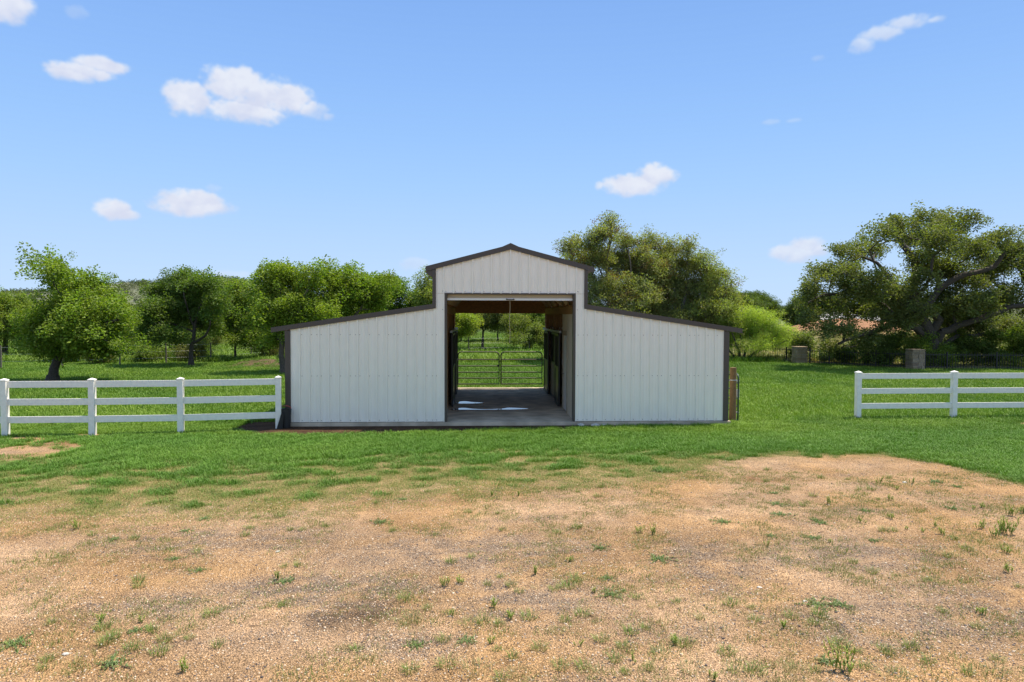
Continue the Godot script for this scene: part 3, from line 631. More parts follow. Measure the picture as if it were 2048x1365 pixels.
func grass_color(x: float, z: float, r: RandomNumberGenerator) -> Color:
	var a := n_mid.get_noise_2d(x * 0.9, z * 0.9 + 60.0)
	var b := n_wide.get_noise_2d(x, z)
	var c := Color(0.140, 0.252, 0.032).lerp(Color(0.230, 0.340, 0.048), clampf(0.5 + b * 1.3 + a * 1.1, 0.0, 1.0))
	if z > 1.0:
		c = c.lerp(Color(0.142, 0.284, 0.052), 0.5)
	var dry := beyond_iron(x, z)
	if dry > 0.0:
		c = c.lerp(Color(0.50, 0.41, 0.22), dry * clampf(0.75 + a, 0.2, 1.0))
	return c * r.randf_range(0.8, 1.2)

func make_lawn() -> void:
	var r := RandomNumberGenerator.new()
	r.seed = 31
	var at := []
	var col := PackedColorArray()
	# thick and thin lawn in front
	for k in 60000:
		var x := r.randf_range(-13.0, 15.5)
		var z := r.randf_range(-1.0, 9.2)
		if absf(x) < 5.46 and z < 0.1:
			continue
		var l := lawn(x, z)
		if r.randf() > l * 1.1 - 0.02:
			continue
		at.append(upright(Vector3(x, height(x, z), z), r.randf_range(0.65, 1.15) * lerpf(0.75, 1.0, l), r, r.randf_range(0.7, 1.2) * lerpf(0.55, 1.0, l)))
		var c := grass_color(x, z, r)
		if z > 3.2:
			c = c.lerp(Color(0.22, 0.25, 0.08), clampf((1.0 - l) * 0.7, 0.0, 1.0))
		col.append(c)
	scatter("lawn_grass", "mown green grass on the lawn in front of the barn", grass_clump(1, 34, 0.13, 0.085, 0.0085), M.grass, at, col)
	at = []
	col = PackedColorArray()
	for k in 56000:      # the pasture round and behind the barn
		var z := -0.9 - pow(r.randf(), 1.35) * 36.0
		var half := 14.0 + (-z) * 0.95
		var x := r.randf_range(-half, half)
		if absf(x) < 5.6 and z > -8.3:
			continue
		if r.randf() > lawn(x, z):
			continue
		at.append(upright(Vector3(x, height(x, z), z), r.randf_range(0.9, 1.6), r, r.randf_range(0.6, 1.1)))
		col.append(grass_color(x, z, r))
	scatter("pasture_grass", "thick green grass of the pasture beside and behind the barn", grass_clump(2, 36, 0.2, 0.10, 0.012), M.grass, at, col)
	at = []
	col = PackedColorArray()
	for k in 30000:
		var z := -24.0 - pow(r.randf(), 1.5) * 70.0
		var half := 20.0 + (-z) * 0.9
		var x := r.randf_range(-half, half)
		if r.randf() > lawn(x, z):
			continue
		at.append(upright(Vector3(x, height(x, z), z), r.randf_range(1.0, 2.2), r, r.randf_range(0.5, 1.2)))
		col.append(grass_color(x, z, r).lerp(Color(0.24, 0.28, 0.07), clampf(n_wide.get_noise_2d(x + 200.0, z) * 1.6, 0.0, 0.7)))
	scatter("meadow_grass", "long pale green meadow grass out by the trees", grass_clump(3, 40, 0.36, 0.2, 0.022, 0.2), M.grass, at, col)
	# dry thatch and sprouts on the edge of the bare ground
	at = []
	col = PackedColorArray()
	for k in 60000:
		var x := r.randf_range(-13.0, 13.0)
		var zb := along(BARE_EDGE, x)
		var z := zb - 3.2 + r.randf() * 4.4
		var fade := 1.0 - smoothstep(zb - 0.6, zb + 1.4, z)
		if r.randf() > fade * (0.62 + n_fine.get_noise_2d(x, z) * 1.1) or (x > 4.0 and x < 8.0 and z > zb) or lawn(x, z) > 0.9:
			continue
		at.append(upright(Vector3(x, height(x, z), z), r.randf_range(0.5, 1.0), r, r.randf_range(0.4, 0.9)))
		col.append(Color(0.19, 0.26, 0.06).lerp(Color(0.37, 0.32, 0.12), r.randf() * 0.8))
	scatter("thin_grass", "short yellowish grass thinning out onto the bare ground", grass_clump(4, 20, 0.13, 0.05, 0.006, 0.3), M.grass, at, col)
	# tiny sprouts among the stones
	at = []
	col = PackedColorArray()
	for k in 24000:
		var z := r.randf_range(5.0, 12.6)
		var x := r.randf_range(-8.0, 9.0)
		var p := 0.12 + n_mid.get_noise_2d(x * 2.0, z * 2.0 + 80.0) * 1.6 + (0.28 if x > 0.0 else 0.0)
		if z < along(BARE_EDGE, x) or r.randf() > p:
			continue
		at.append(upright(Vector3(x, height(x, z), z), r.randf_range(0.3, 0.85), r, r.randf_range(0.45, 1.0)))
		col.append(Color(0.18, 0.235, 0.055).lerp(Color(0.34, 0.30, 0.12), r.randf() * 0.8))
	scatter("seedling_weeds", "tiny green and straw seedlings dotted over the gravel", grass_clump(5, 16, 0.12, 0.06, 0.007, 0.25), M.grass, at, col)

func pebble_mesh(seed_: int) -> ArrayMesh:
	var r := RandomNumberGenerator.new()
	r.seed = seed_
	var t := (1.0 + sqrt(5.0)) / 2.0
	var p: Array[Vector3] = []
	for q in [Vector3(-1, t, 0), Vector3(1, t, 0), Vector3(-1, -t, 0), Vector3(1, -t, 0), Vector3(0, -1, t), Vector3(0, 1, t), Vector3(0, -1, -t), Vector3(0, 1, -t), Vector3(t, 0, -1), Vector3(t, 0, 1), Vector3(-t, 0, -1), Vector3(-t, 0, 1)]:
		p.append(q.normalized() * Vector3(1.0, 0.62, 0.85) * r.randf_range(0.75, 1.2))
	var s := Shape.new()
	for f in [[0, 11, 5], [0, 5, 1], [0, 1, 7], [0, 7, 10], [0, 10, 11], [1, 5, 9], [5, 11, 4], [11, 10, 2], [10, 7, 6], [7, 1, 8], [3, 9, 4], [3, 4, 2], [3, 2, 6], [3, 6, 8], [3, 8, 9], [4, 9, 5], [2, 4, 11], [6, 2, 10], [8, 6, 7], [9, 8, 1]]:
		s.tri(p[f[0]], p[f[1]], p[f[2]])
	return s.mesh()

func make_gravel() -> void:
	var r := RandomNumberGenerator.new()
	r.seed = 41
	var at := []
	var col := PackedColorArray()
	var tones := [Color(0.52, 0.325, 0.165), Color(0.33, 0.26, 0.20), Color(0.16, 0.125, 0.105), Color(0.58, 0.46, 0.33), Color(0.28, 0.16, 0.08), Color(0.09, 0.07, 0.062)]
	for k in 190000:
		var z := 12.9 - pow(r.randf(), 1.25) * 9.0
		var half := (17.05 - z) * 0.76 + 1.0
		var x := r.randf_range(-half, half) - 0.5
		if z < along(BARE_EDGE, x) - 0.4:
			continue
		var g := gravelly(x, z)
		if r.randf() > 0.4 + g * 1.0:
			continue
		var s := 0.0038 + 0.0065 * pow(r.randf(), 2.0)
		if r.randf() < 0.012:
			s = r.randf_range(0.009, 0.016)
		var c: Color = tones[(r.randi() % 6) if r.randf() < 0.45 + g * 0.5 else (0 if r.randf() < 0.7 else 3)]
		at.append(Transform3D(Basis(Vector3.UP, r.randf() * TAU).scaled(Vector3(s, s, s)), Vector3(x, height(x, z) + s * 0.25, z)))
		col.append(c * r.randf_range(0.8, 1.15))
	scatter("loose_gravel", "loose tan, grey and dark gravel over the sandy drive", pebble_mesh(3), M.pebble, at, col)

# ------------------------------------------------------------------ weeds
func weed_mesh(style: String, seed_: int) -> ArrayMesh:
	var r := RandomNumberGenerator.new()
	r.seed = seed_
	var s := Shape.new()
	var green := Color(0.16, 0.25, 0.055)
	var olive := Color(0.25, 0.29, 0.075)
	var straw := Color(0.40, 0.34, 0.16)
	match style:
		"tuft", "dry", "pale":
			var base := green if style == "tuft" else (straw if style == "dry" else Color(0.25, 0.27, 0.12))
			var n := 80 if style != "dry" else 40
			for k in n:
				var a := r.randf() * TAU
				var q := sqrt(r.randf()) * (0.06 if style == "tuft" else 0.11)
				var c := base.lerp(olive, r.randf() * 0.6) * r.randf_range(0.7, 1.2)
				if r.randf() < 0.18:
					c = straw * r.randf_range(0.7, 1.1)
				blade(s, Vector3(cos(a) * q, -0.005, sin(a) * q), a + r.randf_range(-0.8, 0.8), r.randf_range(0.3, 1.3), r.randf_range(0.03, 0.09), r.randf_range(0.0025, 0.005), c)
		"upright", "tall":
			var stems := 5 if style == "upright" else 9
			for k in stems:
				var a := r.randf() * TAU
				var h := r.randf_range(0.05, 0.12) * (1.0 if style == "upright" else 1.6)
				var foot := Vector3(r.randf_range(-0.05, 0.05), -0.005, r.randf_range(-0.05, 0.05))
				var top := foot + Vector3(cos(a) * h * 0.45, h, sin(a) * h * 0.45)
				s.tint = olive * 0.8
				s.tube([foot, top], [0.0025, 0.001], 3, false)
				for j in 12:
					var t := 0.15 + 0.85 * j / 12.0
					var c := green.lerp(Color(0.31, 0.36, 0.06), t * r.randf_range(0.5, 1.0)) * r.randf_range(0.8, 1.2)
					blade(s, foot.lerp(top, t), j * 2.4 + a, r.randf_range(0.5, 1.2), r.randf_range(0.025, 0.05), r.randf_range(0.007, 0.012), c)
		"flat":
			for k in 11:
				var a := k * TAU / 11.0 + r.randf_range(-0.25, 0.25)
				var l := r.randf_range(0.07, 0.22)
				var d := Vector3(cos(a), 0.0, sin(a))
				s.tint = olive * 0.7
				s.tube([Vector3(0, 0.004, 0), d * l + Vector3(0, 0.018, 0)], [0.002, 0.001], 3, false)
				for j in 13:
					var t := 0.1 + 0.9 * j / 13.0
					var c := green.lerp(Color(0.17, 0.21, 0.10), r.randf()) * r.randf_range(0.7, 1.25)
					blade(s, d * l * t + Vector3(0, 0.006, 0), r.randf() * TAU, r.randf_range(0.5, 1.6), r.randf_range(0.015, 0.035), r.randf_range(0.006, 0.012), c)
	return s.mesh()

func make_weeds() -> void:
	var r := RandomNumberGenerator.new()
	r.seed = 51
	var says := {
		"tuft": "small green grass tuft",
		"upright": "leafy upright green weed",
		"tall": "tall leafy yellow-green weed",
		"flat": "flat creeping green weed",
		"dry": "small dry straw tuft",
		"pale": "wide pale grass clump"}
	for style in WEEDS:
		var meshes := []
		for k in 4:
			meshes.append(weed_mesh(style, 100 + k * 7 + style.length() * 31))
		var count := {}
		var list: Array = WEEDS[style].duplicate()
		list.sort_custom(func(a: Vector2, b: Vector2) -> bool: return seen_x(a.x, a.y) < seen_x(b.x, b.y))
		for p in list:
			var band: String = "at the lawn's edge" if p.y < 6.6 else ("high in the gravel" if p.y < 8.0 else ("midway down the gravel" if p.y < 9.6 else ("low in the foreground" if p.y < 10.8 else "along the bottom edge")))
			var place: int = count.get(band, 0)
			count[band] = place + 1
			var k := r.randi() % 4
			var o := obj(style + "_weed", meshes[k], M.weed, self, Vector3(p.x, height(p.x, p.y), p.y))
			var s := r.randf_range(0.6, 1.15) * (0.8 if style == "upright" else 1.0)
			o.basis = Basis(Vector3.UP, r.randf() * TAU).scaled(Vector3(s, s * r.randf_range(0.8, 1.15), s))
			tag(o, "%s %s, %s of its kind there" % [says[style], band, ordinal(place)], "weed", {"tuft": "small grass tufts in the gravel", "upright": "upright weeds in the gravel", "tall": "tall leafy weeds in the sand", "flat": "flat creeping weeds in the gravel", "dry": "dry tufts in the gravel", "pale": "pale grass clumps in the gravel"}[style])

func make_litter() -> void:
	var r := RandomNumberGenerator.new()
	r.seed = 61
	var stones := [[-3.05, 8.95, 0.035, "flat white stone lying alone in the left gravel"], [-4.05, 11.35, 0.03, "pale stone chip near the lower left corner of the drive"], [-3.85, 11.2, 0.022, "long thin pale stone chip near the lower left corner"], [6.2, 5.9, 0.045, "rounded tan stone beside a weed on the right bare sand"], [2.05, 10.2, 0.03, "white stone right of centre in the foreground gravel"], [0.35, 9.75, 0.022, "small white pebble at the centre of the gravel"], [2.35, 10.55, 0.026, "white stone below its twin right of centre"], [1.55, 10.25, 0.024, "small white pebble left of the two white stones"]]
	for e in stones:
		var o := obj("pale_stone", pebble_mesh(int(e[0] * 13 + 200)), M.white_stone, self, Vector3(e[0], height(e[0], e[1]) + e[2] * 0.2, e[1]))
		o.basis = Basis(Vector3.UP, r.randf() * TAU).scaled(Vector3(e[2], e[2] * 0.6, e[2] * 0.7))
		tag(o, e[3], "stone")
	var rocks := [[1.72, 0.16, 0.13, "tan rock against the slab below the door's right jamb"], [2.05, 0.17, 0.15, "larger tan rock against the slab right of its neighbour"], [2.28, 0.14, 0.08, "smallest tan rock beside the slab right of the door"]]
	for e in rocks:
		var o := obj("rock", pebble_mesh(int(e[0] * 31)), M.white_stone, self, Vector3(e[0], 0.075, e[1]))
		o.basis = Basis(Vector3.UP, r.randf() * TAU).scaled(Vector3(e[2], e[2] * 0.7, e[2] * 0.7))
		tag(o, e[3], "rock")
	var sticks := [[3.55, 8.45, 0.13, 0.5, "brown stick lying on the gravel at the right"], [2.55, 8.9, 0.09, -0.4, "short brown stick left of the long one"], [-0.5, 6.75, 0.16, 1.0, "thin dark twig standing off the sand at the centre"], [1.45, 9.3, 0.12, 0.2, "brown twig in the weeds right of centre"], [-3.45, 11.6, 0.10, -0.3, "brown twig near the lower left corner"], [3.0, 5.4, 0.22, -0.35, "long thin twig on the bare sand right of centre"], [-2.7, 10.9, 0.08, 0.0, "short dark stick left of the dark stain"], [2.0, 7.0, 0.09, 0.3, "small brown stick on the sandy edge"]]
	for e in sticks:
		var s := Shape.new()
		var p := []
		var q := []
		for k in 5:
			p.append(Vector3((k / 4.0 - 0.5) * e[2], 0.004 + 0.004 * (k % 2), r.randf_range(-0.006, 0.006)))
			q.append(0.005 - 0.0006 * k)
		s.tube(p, q, 5)
		var o := obj("twig", s, M.twig, self, Vector3(e[0], height(e[0], e[1]) + 0.004, e[1]))
		o.rotation.y = e[3]
		tag(o, e[4], "twig")

# ------------------------------------------------------------------ barn
func ribs(x0: float, x1: float, bottom: float, top: Callable, pitch := 0.2286) -> Array:
	# cross-section of ribbed sheet: x positions with their rise
	var on_rib := func(x: float) -> float: return 0.038 if absf(x - roundf(x / pitch) * pitch) < 0.012 else 0.0
	var pts: Array = [[x0, on_rib.call(x0)]]
	var k := int(floor(x0 / pitch)) - 1
	while k * pitch < x1 + pitch:
		var c := k * pitch
		for e in [[-0.019, 0.0], [-0.013, 0.038], [0.013, 0.038], [0.019, 0.0], [0.068, 0.0], [0.075, 0.003], [0.089, 0.003], [0.096, 0.0], [0.133, 0.0], [0.140, 0.003], [0.154, 0.003], [0.161, 0.0]]:
			var x: float = c + e[0]
			if x > x0 + 0.002 and x < x1 - 0.002:
				pts.append([x, e[1]])
		k += 1
	pts.append([x1, on_rib.call(x1)])
	return pts

func sheet(x0: float, x1: float, bottom: float, top: Callable) -> Shape:
	var s := Shape.new()
	var pts := ribs(x0, x1, bottom, top)
	for k in pts.size() - 1:
		var a: Array = pts[k]
		var b: Array = pts[k + 1]
		var ta: float = top.call(a[0])
		var tb: float = top.call(b[0])
		s.quad(Vector3(a[0], bottom, a[1]), Vector3(b[0], bottom, b[1]), Vector3(b[0], tb, b[1]), Vector3(a[0], ta, a[1]))
		s.quad(Vector3(b[0], bottom, -0.004), Vector3(a[0], bottom, -0.004), Vector3(a[0], ta, -0.004), Vector3(b[0], tb, -0.004))
		s.quad(Vector3(a[0], bottom, -0.004), Vector3(b[0], bottom, -0.004), Vector3(b[0], bottom, b[1]), Vector3(a[0], bottom, a[1]))
	for e in [[x0, -1], [x1, 1]]:
		var t: float = top.call(e[0])
		var q := [Vector3(e[0], bottom, 0), Vector3(e[0], bottom, -0.004), Vector3(e[0], t, -0.004), Vector3(e[0], t, 0)]
		if e[1] < 0:
			q.reverse()
		s.quad(q[0], q[1], q[2], q[3])
	return s

func wing_top(x: float) -> float:
	return 2.74 - (absf(x) - MID) * 0.1505

func gable_top(x: float) -> float:
	return 4.17 - absf(x) * 0.262

func make_barn() -> void:
	var up := Vector3(0, S, 0)
	var barn := thing("horse_barn", "white ribbed metal horse barn with brown trim and open roll-up door", "barn")
	var s := Shape.new()
	s.box(Vector3(-5.43, -0.25, -8.2), Vector3(5.43, S, 0.055))
	obj("slab", s, M.concrete, barn)
	# front wall, sheet by sheet
	for side in [-1, 1]:
		var cuts := [1.829, 2.743, 3.658, 4.572, 5.245]
		for k in 4:
			var a: float = cuts[k] * side
			var b: float = cuts[k + 1] * side
			obj("wall_panel", sheet(minf(a, b), maxf(a, b), 0.012, wing_top), M.white_metal, barn, up)
		var a2: float = 1.574 * side
		var b2: float = 1.829 * side
		obj("wall_panel", sheet(minf(a2, b2), maxf(a2, b2), 0.012, func(_x: float) -> float: return 3.105), M.white_metal, barn, up)
	var gc := [-1.79, -0.914, 0.0, 0.914, 1.79]
	for k in 4:
		obj("gable_panel", sheet(gc[k], gc[k + 1], 3.11, gable_top), M.white_metal, barn, up)
	# screws in rows
	s = Shape.new()
	var rows := [0.05, 1.12, 2.11]
	for row in rows:
		for k in range(-23, 24):
			var at: Array = [k * 0.2286 + 0.05]
			if k % 4 == 0:
				at.append(k * 0.2286 - 0.05)
			for x in at:
				if absf(x) < 1.6 or absf(x) > 5.2 or row > wing_top(x) - 0.05:
					continue
				s.rod(Vector3(x, row, -0.002), Vector3(x, row, 0.006), 0.0085, 6)
				s.rod(Vector3(x, row, 0.004), Vector3(x, row, 0.010), 0.0045, 6)
	for k in range(-7, 8):
		var x := k * 0.2286 + 0.05
		if absf(x) < 1.75:
			s.rod(Vector3(x, 3.155, -0.002), Vector3(x, 3.155, 0.008), 0.008, 6)
	for side in [-1, 1]:
		for y in [2.72, 3.16]:
			s.rod(Vector3(1.63 * side, y, -0.002), Vector3(1.63 * side, y, 0.008), 0.0085, 6)
	kind(obj("screw", s, M.screw, barn, up), "stuff")
	# corner posts and trim
	for side in [-1, 1]:
		s = Shape.new()
		s.box(Vector3(minf(5.245 * side, HALF * side), 0.005, -0.145), Vector3(maxf(5.245 * side, HALF * side), wing_top(HALF) - 0.004, 0.026))
		obj("corner_trim", s, M.brown_metal, barn, up)
		s = Shape.new()
		s.box(Vector3(minf(1.79 * side, 1.872 * side), wing_top(MID) + 0.012, -0.1), Vector3(maxf(1.79 * side, 1.872 * side), gable_top(MID) - 0.01, 0.042))
		obj("corner_trim", s, M.brown_metal, barn, up)
		s = Shape.new()      # door jambs
		s.box(Vector3(minf(DOOR * side, 1.577 * side), 0.004, -0.16), Vector3(maxf(DOOR * side, 1.577 * side), DOOR_TOP, 0.028))
		obj("door_jamb", s, M.brown_metal, barn, up)
		# wing roof and its rake trim
		s = Shape.new()
		var o := [Vector2(1.872, wing_top(1.872) + 0.012), Vector2(5.67, wing_top(5.67) + 0.012), Vector2(5.67, wing_top(5.67) + 0.10), Vector2(1.872, wing_top(1.872) + 0.10)]
		if side < 0:
			o = o.map(func(p: Vector2) -> Vector2: return Vector2(-p.x, p.y))
			o.reverse()
		s.prism(o, -DEEP - 0.05, 0.0)
		obj("wing_roof", s, M.brown_metal, barn, up)
		s = Shape.new()
		var o2 := [Vector2(1.792, wing_top(1.80) - 0.002), Vector2(5.69, wing_top(5.69) - 0.002), Vector2(5.69, wing_top(5.69) + 0.113), Vector2(1.873, wing_top(1.873) + 0.113), Vector2(1.792, wing_top(1.80) + 0.113)]
		if side < 0:
			o2 = o2.map(func(p: Vector2) -> Vector2: return Vector2(-p.x, p.y))
			o2.reverse()
		s.prism(o2, 0.003, 0.050)
		obj("rake_trim", s, M.brown_metal, barn, up)
		# roof ribs
		s = Shape.new()
		for k in 36:
			var z := -0.12 - k * 0.2286
			var t := Transform3D(Basis(Vector3(0, 0, 1), -0.1494 * side), Vector3(3.81 * side, wing_top(3.81) + 0.108, z))
			s.box(Vector3(-1.87, -0.01, -0.02), Vector3(1.87, 0.01, 0.02), t)
		kind(obj("roof_rib", s, M.brown_metal, barn, up), "stuff")
		# main roof
		s = Shape.new()
		var g := [Vector2(0, gable_top(0) + 0.012), Vector2(2.02, gable_top(2.02) + 0.012), Vector2(2.02, gable_top(2.02) + 0.10), Vector2(0, gable_top(0) + 0.10)]
		var g2 := [Vector2(0, gable_top(0) - 0.006), Vector2(2.035, gable_top(2.035) - 0.006), Vector2(2.035, gable_top(2.035) + 0.113), Vector2(0, gable_top(0) + 0.113)]
		if side < 0:
			for q in [g, g2]:
				for k in 4:
					q[k] = Vector2(-q[k].x, q[k].y)
				q.reverse()
		s.prism(g, -DEEP - 0.05, 0.0)
		obj("main_roof", s, M.brown_metal, barn, up)
		s = Shape.new()
		s.prism(g2, 0.003, 0.053)
		obj("rake_trim", s, M.brown_metal, barn, up)
		# side walls, clerestory walls
		s = Shape.new()
		for k in 35:
			var z := -0.145 - k * 0.2286
			var z2 := maxf(z - 0.2286, -DEEP)
			var x: float = (HALF - 0.012) * side
			s.box(Vector3(minf(x - 0.01, x + 0.01), 0.01, z2), Vector3(maxf(x - 0.01, x + 0.01), wing_top(HALF) + 0.005, z))
			s.box(Vector3(x - 0.025, 0.01, z - 0.03), Vector3(x + 0.025, wing_top(HALF) + 0.004, z - 0.005))
		obj("side_wall", s, M.white_metal, barn, up)
		s = Shape.new()
		s.box(Vector3(minf(1.825 * side, 1.855 * side), 2.70, -DEEP), Vector3(maxf(1.825 * side, 1.855 * side), 3.69, -0.1))
		obj("clerestory_wall", s, M.white_metal, barn, up)
	s = Shape.new()      # boxed eave end at the left of the main roof
	s.prism([Vector2(-1.874, gable_top(1.874) - 0.01), Vector2(-2.03, gable_top(2.03) - 0.01), Vector2(-2.03, gable_top(2.03) - 0.045), Vector2(-1.874, gable_top(2.03) - 0.15)], -0.1, 0.026)
	obj("eave_box", s, M.brown_metal, barn, up)
	s = Shape.new()
	s.prism([Vector2(-0.2, gable_top(0.2) + 0.113), Vector2(0.2, gable_top(0.2) + 0.113), Vector2(0, gable_top(0) + 0.15)], -DEEP - 0.05, 0.055)
	obj("ridge_cap", s, M.brown_metal, barn, up)
	s = Shape.new()
	s.box(Vector3(-1.577, DOOR_TOP, -0.16), Vector3(1.577, DOOR_TOP + 0.035, 0.030))
	obj("door_header", s, M.brown_metal, barn, up)
	# back wall with its own opening
	for side in [-1, 1]:
		s = Shape.new()
		s.box(Vector3(minf(1.6 * side, 5.36 * side), 0.0, -DEEP), Vector3(maxf(1.6 * side, 5.36 * side), 2.18, -DEEP + 0.05))
		obj("back_wall", s, M.white_metal, barn, up)
	s = Shape.new()
	s.prism([Vector2(-1.82, 2.66), Vector2(1.82, 2.66), Vector2(1.82, 3.66), Vector2(0, 4.14), Vector2(-1.82, 3.66)], -DEEP, -DEEP + 0.06)
	for k in 2:
		var sd := 1.0 if k else -1.0
		var tri := [Vector2(1.6 * sd, 2.18), Vector2(5.34 * sd, 2.18), Vector2(1.6 * sd, 2.74)]
		if k == 0:
			tri.reverse()
		s.prism(tri, -DEEP, -DEEP + 0.05)
	obj("back_gable", s, M.wood_dark, barn, up)
	# plywood under the main roof
	for side in [-1, 1]:
		s = Shape.new()
		var g3 := [Vector2(0.0, gable_top(0) - 0.02), Vector2(1.82 * side, gable_top(1.82) - 0.02), Vector2(1.82 * side, gable_top(1.82) + 0.002), Vector2(0.0, gable_top(0) + 0.002)]
		if side < 0:
			g3.reverse()
		s.prism(g3, -DEEP + 0.08, -0.05)
		obj("roof_deck", s, M.wood_dark, barn, up)
		s = Shape.new()
		var g4 := [Vector2(1.9 * side, wing_top(1.9) - 0.02), Vector2(5.33 * side, wing_top(5.33) - 0.02), Vector2(5.33 * side, wing_top(5.33) + 0.002), Vector2(1.9 * side, wing_top(1.9) + 0.002)]
		if side < 0:
			g4.reverse()
		s.prism(g4, -DEEP + 0.08, -0.05)
		obj("wing_deck", s, M.wood_dark, barn, up)
	# timber posts, beams, braces, trusses
	for side in [-1, 1]:
		for z in [-0.12, -2.75, -5.4, -7.95]:
			s = Shape.new()
			s.box(Vector3(1.69 * side - 0.07, 0.0, z - 0.07), Vector3(1.69 * side + 0.07, 3.62, z + 0.07))
			obj("timber_post", s, M.wood_dark, barn, up)
		s = Shape.new()
		s.box(Vector3(1.60 * side - 0.02, 2.62, -7.88), Vector3(1.60 * side + 0.02, 2.84, -0.19))
		obj("side_beam", s, M.wood_dark, barn, up)
		for z in [-1.45, -2.75, -4.1, -5.4, -6.7]:
			s = Shape.new()
			var d := Vector3(-0.62 * side, 0.72, 0).normalized()
			var t := Transform3D(Basis(d, Vector3(0, 0, 1).cross(d).normalized(), Vector3(0, 0, 1)), Vector3(1.56 * side, 2.88, z))
			s.box(Vector3(0, -0.045, -0.02), Vector3(0.78, 0.045, 0.02), t)
			obj("knee_brace", s, M.wood_pale, barn, up)
		for z in [-3.3, -3.9, -4.5, -5.1, -5.9, -6.5, -7.2]:
			s = Shape.new()
			s.box(Vector3(minf(1.66 * side, 1.70 * side), 2.06, z - 0.045), Vector3(maxf(1.66 * side, 1.70 * side), 2.60, z + 0.045))
			obj("stud", s, M.wood_dark, barn, up)
	for z in [-1.45, -2.75, -4.1, -5.4, -6.7]:
		s = Shape.new()
		s.box(Vector3(-1.6, 3.46, z - 0.02), Vector3(1.6, 3.58, z + 0.02))
		obj("roof_tie", s, M.wood_dark, barn, up)
	# tack room wall at the right with its door
	s = Shape.new()
	s.box(Vector3(1.58, 0.0, -2.66), Vector3(1.63, 2.62, -2.46))
	s.box(Vector3(1.58, 0.0, -1.52), Vector3(1.63, 2.62, -0.2))
	s.box(Vector3(1.58, 2.13, -2.46), Vector3(1.63, 2.62, -1.52))
	obj("tack_room_wall", s, M.cream_wall, barn, up)
	var md := obj("tack_room_door", Shape.new().mesh() if false else box_shape(Vector3(1.585, 0.02, -2.40), Vector3(1.62, 2.05, -1.58)), M.white_paint, barn, up)
	s = Shape.new()
	s.box(Vector3(1.565, 0.0, -2.47), Vector3(1.585, 2.05, -2.405))
	s.box(Vector3(1.565, 0.0, -1.575), Vector3(1.585, 2.05, -1.51))
	s.box(Vector3(1.560, 2.05, -2.50), Vector3(1.587, 2.17, -1.48))
	obj("door_frame", s, M.wood_pale, md)
	s = Shape.new()
	s.rod(Vector3(1.585, 0.98, -2.31), Vector3(1.535, 0.98, -2.31), 0.012)
	s.rod(Vector3(1.54, 0.98, -2.32), Vector3(1.54, 0.98, -2.22), 0.010)
	obj("door_handle", s, M.screw, md)
	s = Shape.new()
	s.box(Vector3(1.572, 1.20, -2.63), Vector3(1.580, 1.36, -2.56))
	obj("switch_plate", s, M.white_paint, barn, up)
	# stalls on both sides of the aisle
	stall_front(barn, 1, [[-2.70, -3.65, true], [-3.65, -4.75, false], [-4.75, -5.80, false], [-5.80, -7.15, true], [-7.15, -7.95, false]])
	stall_front(barn, -1, [[-2.70, -4.40, true], [-4.40, -5.75, false], [-5.75, -7.10, true], [-7.10, -7.95, false]])
	# partition boards inside the wings
	for side in [-1, 1]:
		for z in [-2.72, -5.4]:
			s = Shape.new()
			s.box(Vector3(minf(1.72 * side, 5.3 * side), 0.0, z - 0.03), Vector3(maxf(1.72 * side, 5.3 * side), 2.15, z + 0.03))
			obj("partition", s, M.wood_tan, barn, up)

func box_shape(lo: Vector3, hi: Vector3) -> Shape:
	var s := Shape.new()
	s.box(lo, hi)
	return s

func stall_front(barn: Node3D, side: int, parts: Array) -> void:
	var up := Vector3(0, S, 0)
	for p in parts:
		var z1: float = p[0]
		var z0: float = p[1]
		var door: bool = p[2]
		var x: float = (1.50 if door else 1.60) * side
		var w := 0.025
		var s := Shape.new()
		for z in [z0 + 0.03, z1 - 0.03]:
			s.box(Vector3(x - w, 0.03, z - 0.03), Vector3(x + w, 2.06, z + 0.03))
		for y in [0.05, 1.10, 2.03]:
			s.box(Vector3(x - w + 0.001, y - 0.03, z0 + 0.06), Vector3(x + w - 0.001, y + 0.03, z1 - 0.06))
		if door:
			s.box(Vector3(x - 0.008, 0.08, z0 + 0.06), Vector3(x + 0.008, 1.07, z1 - 0.06))
		var f := obj("stall_door" if door else "stall_panel", s, M.black_steel, barn, up)
		s = Shape.new()
		var n := int((z1 - z0 - 0.12) / 0.075)
		for k in n:
			var z := lerpf(z0 + 0.06, z1 - 0.06, (k + 0.5) / n)
			s.rod(Vector3(x, 1.13, z), Vector3(x, 2.0, z), 0.0125, 6)
		kind(obj("bar", s, M.black_steel, f), "stuff")
		if not door:
			for k in 7:
				s = Shape.new()
				s.box(Vector3(x - 0.018, 0.082 + k * 0.141, z0 + 0.062), Vector3(x + 0.018, 0.082 + k * 0.141 + 0.137, z1 - 0.062))
				obj("board", s, M.wood_pale, f)
	var s2 := Shape.new()
	s2.box(Vector3(1.53 * side - 0.03, 2.09, -7.9), Vector3(1.53 * side + 0.03, 2.15, -2.7))
	obj("door_track", s2, M.galvanised, barn, up)

